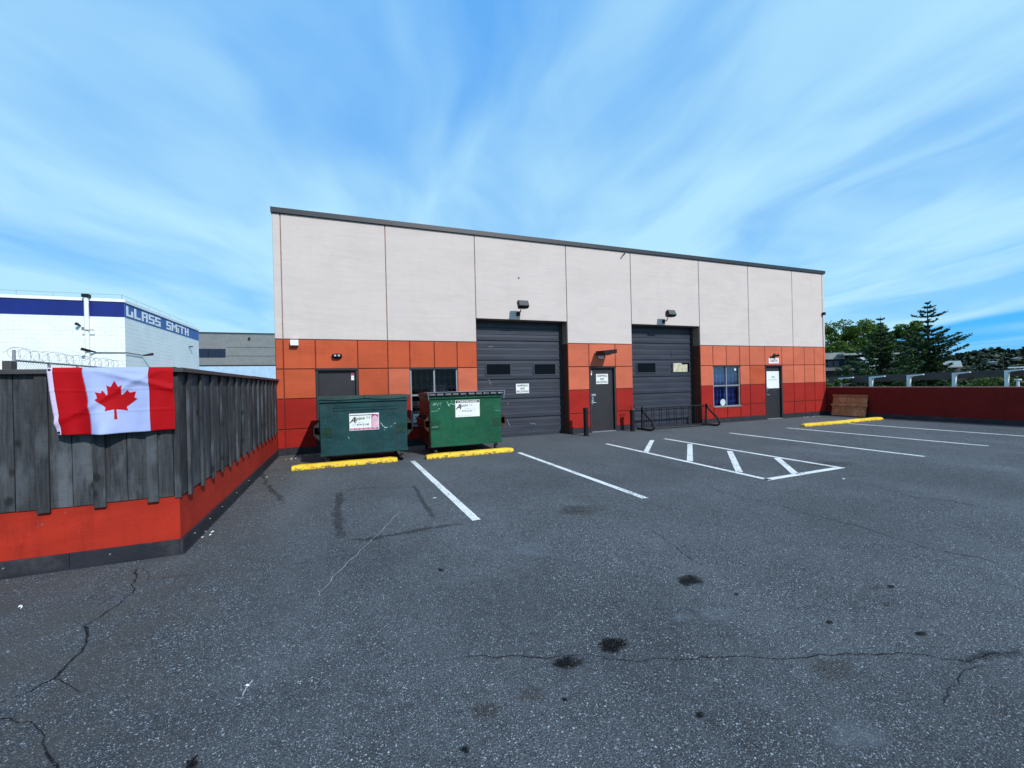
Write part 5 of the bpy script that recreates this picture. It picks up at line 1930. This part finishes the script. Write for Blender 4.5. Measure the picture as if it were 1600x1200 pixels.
def np_mesh(name, V, F, m, parent=None):
    me = bpy.data.meshes.new(name)
    n = len(F)
    k = F.shape[1]
    me.vertices.add(len(V))
    me.vertices.foreach_set('co', V.astype(np.float32).ravel())
    me.loops.add(n * k)
    me.loops.foreach_set('vertex_index', F.astype(np.int32).ravel())
    me.polygons.add(n)
    me.polygons.foreach_set('loop_start', np.arange(0, n * k, k, dtype=np.int32))
    me.polygons.foreach_set('loop_total', np.full(n, k, dtype=np.int32))
    me.update(calc_edges=True)
    me.materials.append(m)
    o = bpy.data.objects.new(name, me)
    scene.collection.objects.link(o)
    if parent:
        o.parent = parent
    return o


M['bark'] = mat('bark', (0.050, 0.040, 0.032), 0.9, 0.3, 6)
M['leaf_a'] = leaf_mat('broadleaf_green', (0.042, 0.092, 0.014), (0.13, 0.21, 0.036), 0.2, 0.6)
M['leaf_b'] = leaf_mat('shrub_green', (0.040, 0.085, 0.016), (0.10, 0.17, 0.035), 0.2, 1.0)
M['needle'] = leaf_mat('fir_needles', (0.018, 0.045, 0.018), (0.052, 0.098, 0.036), 0.05, 1.0)
M['forest'] = leaf_mat('far_forest', (0.012, 0.024, 0.014), (0.034, 0.052, 0.026), 0.0, 0.08)
M['forest2'] = leaf_mat('far_shrubs', (0.022, 0.036, 0.014), (0.060, 0.075, 0.030), 0.0, 0.15)


def broad_tree(base, height, width, label, leafm, nclump=60, per=260, trunk=0.35, seed=1, group=None, leaf=0.17, low=0.30):
    global rng
    rng = np.random.default_rng(seed)
    rd = random.Random(seed)
    E = empty('broadleaf_tree', label, 'tree', base, group=group)
    cz = height * (low + (1 - low) / 2)
    rz_ = height * (1 - low) / 2
    cl_ = []
    T = MB()
    th = height * low * 1.1
    T.tube([(0, 0, 0), (0.05, 0, th * 0.5), (0, 0.1, th)], [trunk, trunk * 0.8, trunk * 0.65], 8)
    for k in range(nclump):
        u = rand_unit(1)[0]
        r = rd.uniform(0.45, 1.0) ** 0.6
        p = np.array([u[0] * width / 2 * r, u[1] * width / 2 * r, cz + u[2] * rz_ * r])
        p[2] += 0.06 * height * math.sin(p[0] * 1.3 + seed)
        cl_.append((p, rd.uniform(0.07, 0.13) * width))
        if k % 3 == 0:
            T.tube([(0, 0.05, th * 0.8), (p[0] * 0.4, p[1] * 0.4, (th + p[2]) / 2), tuple(p)], [trunk * 0.4, trunk * 0.22, 0.03], 5)
    T.build('trunk', M['bark'], E)
    C_ = []
    for p, r in cl_:
        q = rand_unit(per) * (rng.uniform(0.2, 1.0, per) ** 0.45)[:, None] * r
        q[:, 2] *= 0.72
        C_.append(q + p)
    V, F = leaves_mesh(np.concatenate(C_), leaf)
    np_mesh('crown', V, F, leafm, E)
    return E


def fir_tree(base, height, width, label, seed=1, bare=0.0, reach=None, profile=None):
    global rng
    rng = np.random.default_rng(seed)
    rd = random.Random(seed)
    E = empty('fir_tree', label, 'tree', base, group=None)
    T = MB().tube([(0, 0, 0), (0.03, 0, height * 0.5), (0, 0.02, height * 0.985)], [0.26, 0.15, 0.018], 7)
    C_, D_ = [], []
    z = height * 0.06
    while z < height * 0.985:
        t = z / height
        env = width / 2 * (profile(t) if profile else (1 - t) ** 0.85)
        nb = rd.randint(4, 6)
        a0 = rd.uniform(0, 6.28)
        for k in range(nb):
            a = a0 + 2 * math.pi * k / nb + rd.uniform(-0.3, 0.3)
            L_ = env * rd.uniform(0.62, 1.12)
            if L_ < 0.12:
                L_ = 0.12
            dx, dy = math.cos(a), math.sin(a)
            rise = 0.10 + 0.22 * t
            pts = []
            for i in range(5):
                s = i / 4
                pts.append(Vector((dx * L_ * s, dy * L_ * s, z + L_ * (rise * s * s - 0.10 * math.sin(s * math.pi) * (1 - t)))))
            T.tube(pts, [0.04 * (1 - t) + 0.01, 0.03 * (1 - t) + 0.008, 0.02 * (1 - t) + 0.006, 0.008, 0.004], 4, caps=False)
            n = int((95 - 40 * t) * L_ * (1 if t < 0.8 else 0.6)) + 6
            s = rng.uniform(0.12, 1.03, n)
            wdt = (0.07 + 0.16 * L_ * np.sin(np.clip(s, 0, 1) * math.pi * 0.85)) * (1 - 0.5 * t)
            sv = rng.normal(size=n) * 0.55 * wdt
            zz_ = z + L_ * (rise * s * s - 0.10 * np.sin(s * math.pi) * (1 - t)) + rng.normal(size=n) * (0.11 - 0.085 * t) - 0.04 * (1 - t)
            C_.append(np.stack([dx * L_ * s - dy * sv, dy * L_ * s + dx * sv, zz_], 1))
        z += height * rd.uniform(0.022, 0.038) * (1 + 0.5 * t)
    T.build('trunk', M['bark'], E)
    V, F = leaves_mesh(np.concatenate(C_), 0.16, aspect=0.42, updown=0.8)
    np_mesh('foliage', V, F, M['needle'], E)
    return E


def base_at(px, depth, z=-1.3):
    p = dep(px, 600, depth)
    return Vector((p.x, p.y, z))


def height_to(px, py, depth, z=-1.3):
    return dep(px, py, depth).z - z


# firs
h2 = height_to(1443, 470, 45)
fir_tree(base_at(1452, 45), h2, 9.5, 'tall sparse dark fir, its bare spire the highest of the trees', seed=11,
         profile=lambda t: float(np.interp(t, [0, .06, .3, .44, .50, .56, .60, .68, .72, .765, .80, .84, .88, .93, .97, 1], [.3, .4, .42, .45, .62, .80, .55, .45, .10, .05, .20, .30, .17, .12, .06, .02])))
h1 = height_to(1369, 492, 44)
fir_tree(base_at(1378, 44), h1, 7.0, 'broad dark fir with a small tip, left of the tallest fir', seed=5,
         profile=lambda t: float(np.interp(t, [0, .1, .3, .5, .7, .80, .84, .88, .93, 1], [.5, .8, .95, .80, .38, .20, .10, .06, .13, .02])))
# broadleaf row
broad_tree(base_at(1316, 62), height_to(1316, 508, 62), 10.5, 'round green broadleaf tree closest to the warehouse corner', M['leaf_a'], seed=3, nclump=75)
broad_tree(base_at(1362, 66), height_to(1362, 506, 66), 10.0, 'green broadleaf tree behind the broad fir', M['leaf_a'], seed=4, nclump=70)
broad_tree(base_at(1408, 64), height_to(1408, 509, 64), 8.5, 'green broadleaf tree showing between the two firs', M['leaf_a'], seed=8, nclump=60)
# shrubs by the parapet and beyond
for i, (px, py, w, lb) in enumerate(((1304, 594, 1.9, 'bright green shrub in the gap beside the warehouse corner'), (1332, 597, 1.6, 'low green shrub behind the first white carport post'), (1345, 574, 5.0, 'dark bush below the white gable wall'), (1470, 592, 4.0, 'bush behind the dark carport roof under the tall fir'), (1540, 590, 5.0, 'bush below the hillside near the right edge'))):
    d_ = (30, 38, 43, 52, 55)[i]
    z0 = -1.3
    broad_tree(base_at(px, d_, z0), height_to(px, py - 4, d_, z0), w, lb, M['leaf_b'] if i < 2 or i > 2 else M['needle'], nclump=26, per=170, trunk=0.08, seed=20 + i, leaf=0.10, low=0.12)
# trees seen over the left fence
broad_tree(base_at(380, 62), height_to(380, 583, 62), 5.5, 'small dark tree top above the left fence', M['leaf_a'], nclump=26, per=160, seed=31, low=0.2)
broad_tree(base_at(417, 58), height_to(417, 580, 58), 5.5, 'dark tree top by the warehouse left corner', M['leaf_a'], nclump=26, per=160, seed=32, low=0.2)

# ================================================================== MID-DISTANCE BUILDINGS (right)
def facing_box(px0, px1, pyt, pyb, depth, thick, name, m, parent=None):
    a, b = dep(px0, pyt, depth), dep(px1, pyt, depth)
    z1 = (a.z + b.z) / 2
    z0 = -1.3 if pyb is None else dep((px0 + px1) / 2, pyb, depth).z
    ax_ = Vector((b.x - a.x, b.y - a.y, 0))
    fw = Vector((-ax_.y, ax_.x, 0)).normalized()
    if fw.dot(_f) < 0:
        fw = -fw
    c_ = Vector(((a.x + b.x) / 2, (a.y + b.y) / 2, (z0 + z1) / 2)) + fw * thick / 2
    return MB().obox(c_, ax_ / 2, fw * thick / 2, Vector((0, 0, (z1 - z0) / 2))).build(name, m, parent)


M['dk_wall'] = mat('dark_brown_wall', (0.055, 0.055, 0.058), 0.8, 0.2, 1)
M['lt_wall'] = mat('pale_wall', (0.42, 0.52, 0.60), 0.6, 0.08, 1)
M['metal_roof'] = mat('pale_metal_roof', (0.22, 0.25, 0.25), 0.45, 0.15, 0.8)
HB = facing_box(1270, 1400, 562, None, 56, 8, 'low_office', M['dk_wall'])
tag(HB, 'dark low building with stepped flat roofs behind the firs', 'building')
facing_box(1268, 1320, 551.5, 561.5, 55.5, 6, 'roof_box', M['metal_roof'], HB)
facing_box(1318, 1410, 551, 554, 54.5, 9, 'flat_roof', M['metal_roof'], HB)
facing_box(1270, 1345, 575, 579, 54.6, 1.2, 'roof_edge', M['metal_grey'] if 'metal_grey' in M else M.setdefault('metal_grey', mat('grey_edge', (0.10, 0.10, 0.105), 0.6)), HB)
facing_box(1344, 1372, 558, 577, 54.2, 1.0, 'pale_wall', M['lt_wall'], HB)
for k in range(5):
    facing_box(1293 + k * 10, 1301 + k * 10, 564, 572, 55.9, 0.2, 'window', M['navy_glass'], HB)
W2 = facing_box(1466, 1500, 570, None, 110, 12, 'far_house', M['dk_wall'])
tag(W2, 'distant long house with a pale metal roof right of the tall fir', 'building')
a, b = dep(1463, 572.5, 108), dep(1504, 572.0, 108)
a2, b2 = dep(1468, 564.5, 116), dep(1501, 563.5, 116)
MB().add([a, b, b2, a2, a + Vector((0, 0, -0.3)), b + Vector((0, 0, -0.3)), b2 + Vector((0, 0, -0.3)), a2 + Vector((0, 0, -0.3))], [(0, 1, 2, 3), (4, 7, 6, 5), (0, 4, 5, 1), (1, 5, 6, 2), (2, 6, 7, 3), (3, 7, 4, 0)]).build('roof', M['metal_roof'], W2)
W3 = facing_box(1402, 1420, 551, 556, 75, 5, 'far_flat_roof', M['metal_roof'])
W3.name = 'distant_shed'
tag(W3, 'pale roof glimpsed between the fir branches', 'building')
UP = MB().cyl(base_at(1568, 120), base_at(1568, 120) + Vector((0, 0, height_to(1568, 556, 120))), 0.10, 6).build('utility_pole', M['bark'])
tag(UP, 'thin far utility pole against the dark hillside', 'pole')

# ------------------------------------------------------------------ carport with white posts
CX = 42.0
CP = empty('carport', 'long low dark-roofed carport on white bracket posts beyond the parapet', 'carport')
M['cp_roof'] = mat('dark_carport_roof', (0.050, 0.042, 0.042), 0.6, 0.15, 1)
pl = []
for px, pyt in ((1313, 590.5), (1361, 588.5), (1420, 586), (1491, 582.5), (1573, 578.5), (1668, 574)):
    t = on(px, pyt, 0, CX)
    pl.append(t)
M['post_white'] = mat('white_post_paint', (0.62, 0.66, 0.70), 0.5, 0.06)
for i, t in enumerate(pl):
    sc = (t - CAM).dot(_f)
    w = 4.2 / CAM_F * sc / 2
    Ypost = t.y
    mb = MB()
    mb.box(CX - 0.10, CX + 0.10, Ypost - w, Ypost + w, -1.3, t.z)
    pst = mb.build('post', M['post_white'], CP)
    arm = MB()
    al = 16.0 / CAM_F * sc * 1.15
    th = 2.6 / CAM_F * sc
    arm.add([(CX - 0.13, Ypost - w * 1.02, t.z - th), (CX - 0.13, Ypost - w * 1.02, t.z + 0.01), (CX - 0.13, Ypost - al, t.z + 0.05 + 0.012 * al), (CX - 0.13, Ypost - al, t.z + 0.05 - th * 0.5),
             (CX + 0.07, Ypost - w * 1.02, t.z - th), (CX + 0.07, Ypost - w * 1.02, t.z + 0.01), (CX + 0.07, Ypost - al, t.z + 0.05 + 0.012 * al), (CX + 0.07, Ypost - al, t.z + 0.05 - th * 0.5)],
            [(0, 1, 2, 3), (7, 6, 5, 4), (0, 4, 5, 1), (1, 5, 6, 2), (2, 6, 7, 3), (3, 7, 4, 0)])
    arm.add([(CX - 0.08, Ypost - w * 1.02, t.z - th * 1.0), (CX - 0.08, Ypost - w * 1.9, t.z - th * 0.9), (CX - 0.08, Ypost - w * 1.02, t.z - th * 2.2),
             (CX + 0.08, Ypost - w * 1.02, t.z - th * 1.0), (CX + 0.08, Ypost - w * 1.9, t.z - th * 0.9), (CX + 0.08, Ypost - w * 1.02, t.z - th * 2.2)],
            [(0, 1, 2), (5, 4, 3), (0, 3, 4, 1), (1, 4, 5, 2), (2, 5, 3, 0)])
    arm.build('bracket_arm', M['post_white'], pst)
# roof slab behind the arms
tops = [on(px, py, 0, CX + 0.35) for px, py in ((1270, 590), (1360, 586), (1480, 581.5), (1600, 576.5), (1720, 572))]
bots = [on(px, py, 0, CX + 0.35) for px, py in ((1270, 599.5), (1360, 597), (1480, 592), (1600, 586.5), (1720, 581))]
vs = []
for a, b in zip(tops, bots):
    vs += [tuple(a), tuple(b), (a.x + 5, a.y, a.z), (b.x + 5, b.y, b.z)]
fs = []
for i in range(4):
    o_ = i * 4
    fs += [(o_, o_ + 4, o_ + 5, o_ + 1), (o_, o_ + 2, o_ + 6, o_ + 4), (o_ + 1, o_ + 5, o_ + 7, o_ + 3), (o_ + 2, o_ + 3, o_ + 7, o_ + 6)]
fs += [(0, 1, 3, 2), (16, 18, 19, 17)]
MB().add(vs, fs).build('roof', M['cp_roof'], CP)
MB().tube([on(1575, 577, 0, CX + 0.2) + Vector((0, 0, 0.10)), on(1720, 573, 0, CX + 0.2) + Vector((0, 0, 0.12))], 0.05, 6).build('roof_edge', M['post_white'], CP)
# vent cowl by the right edge
q = on(1590.5, 594, 0, 30)
VC = MB().cyl((q.x, q.y, -1.3), (q.x, q.y, q.z + 0.0), 0.05, 12).build('vent_pipe', M['post_white'])
tag(VC, 'short pale vent pipe with flat cowl standing beyond the parapet at far right', 'vent')
MB().cyl((q.x, q.y, q.z + 0.001), (q.x, q.y, q.z + 0.06), 0.12, 14).build('cowl', M['post_white'], VC)

# ------------------------------------------------------------------ hills
def hill(name, knots, depth, m, label, back=120):
    vs, fs = [], []
    for (px, py) in knots:
        p = dep(px, py, depth)
        fwd = Vector((p.x - CAM.x, p.y - CAM.y, 0)).normalized()
        vs += [(p.x - fwd.x * 40, p.y - fwd.y * 40, -1.4), tuple(p), tuple(p + fwd * back), (p.x + fwd.x * back * 2, p.y + fwd.y * back * 2, -1.4)]
    for i in range(len(knots) - 1):
        o_ = i * 4
        for k in range(3):
            fs.append((o_ + k, o_ + k + 1, o_ + k + 5, o_ + k + 4))
    o = MB().add(vs, fs).build(name, m, None)
    return tag(o, label, kind='structure')


M['hill'] = mat('hill_ground', (0.030, 0.040, 0.022), 0.95, 0.3, 0.05)
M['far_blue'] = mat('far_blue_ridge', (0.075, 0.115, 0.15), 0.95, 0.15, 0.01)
hk = [(1240, 580), (1330, 577), (1400, 573), (1450, 571), (1500, 566), (1560, 562), (1620, 560), (1700, 558), (1800, 560)]
hill('hill', hk, 210, M['hill'], 'wooded hillside behind the parking lot')
hill('ridge', [(1430, 572), (1490, 558), (1560, 551), (1600, 549), (1700, 552), (1850, 560)], 900, M['far_blue'], 'far bluish ridge on the horizon', back=300)
# forest on the hill: many small trees as one mass
rng = np.random.default_rng(99)
Cs, Cs2 = [], []
for k in range(900):
    px = rng.uniform(1400, 1760)
    d_ = rng.uniform(150, 235)
    kx = np.interp(px, [q[0] for q in hk], [q[1] for q in hk])
    lift = np.interp(px, [1400, 1470, 1500, 1520, 1545, 1580, 1600, 1660, 1760], [562, 557, 551, 547, 541, 546, 541, 538, 546])
    f_ = (d_ - 150) / 85
    top = lift * f_ + (592) * (1 - f_) + rng.uniform(-4, 5)
    tp = dep(px, top, d_)
    hh_ = rng.uniform(4.5, 9)
    conic = rng.random() < 0.45
    n = 90
    tt = rng.uniform(0, 1, n)
    an = rng.uniform(0, 6.28, n)
    if conic:
        rad = hh_ * 0.26 * tt * rng.uniform(0.5, 1, n)
        pt = np.stack([tp.x + rad * np.cos(an), tp.y + rad * np.sin(an), tp.z - tt * hh_], 1)
    else:
        u = rand_unit(n) * (hh_ * 0.45)
        pt = np.array([tp.x, tp.y, tp.z - hh_ * 0.42]) + u * np.array([1.1, 1.1, 0.85])
    (Cs if rng.random() < 0.75 else Cs2).append(pt)
V, F = leaves_mesh(np.concatenate(Cs), 1.15, aspect=0.8, updown=0.4)
tag(np_mesh('hillside_forest', V, F, M['forest']), 'dark mixed forest covering the distant hillside', 'forest', kind='stuff')
V, F = leaves_mesh(np.concatenate(Cs2), 1.1, aspect=0.8, updown=0.4)
tag(np_mesh('hillside_scrub', V, F, M['forest2']), 'lighter green scrub among the hillside forest', 'forest', kind='stuff')
M['house_wall'] = mat('house_wall', (0.22, 0.23, 0.23), 0.8)
# a few pale houses among them
for i, (px, py, w, lb) in enumerate(((1552, 566, 6, 'tiny pale house on the hillside left of the pole'), (1590, 560, 5, 'tiny pale house high on the hillside at right'))):
    o = facing_box(px, px + w, py, py + 3, 160, 1.5, 'hill_house', M['house_wall'])
    tag(o, lb, 'house')
    p = dep(px + w / 2, py, 160)
    MB().add([(p.x - .8, p.y - .8, p.z), (p.x + .8, p.y - .8, p.z), (p.x + .8, p.y + 2.2, p.z), (p.x - .8, p.y + 2.2, p.z), (p.x, p.y + .7, p.z + 0.5)], [(0, 1, 4), (1, 2, 4), (2, 3, 4), (3, 0, 4), (3, 2, 1, 0)]).build('roof', M['metal_roof'], o)
# mass of low shrubs between carport and hill
rng = np.random.default_rng(5)
Cs = []
for k in range(150):
    px = rng.uniform(1265, 1720)
    d_ = rng.uniform(58, 105)
    tp = dep(px, rng.uniform(577, 592), d_)
    u = rand_unit(150) * rng.uniform(1.2, 2.4)
    Cs.append(np.array([tp.x, tp.y, tp.z - 1.2]) + u * np.array([1.2, 1.2, 0.8]))
V, F = leaves_mesh(np.concatenate(Cs), 0.28, aspect=0.7, updown=0.4)
tag(np_mesh('shrub_belt', V, F, M['forest2']), 'belt of green scrub beyond the carport', 'shrubs', kind='stuff')
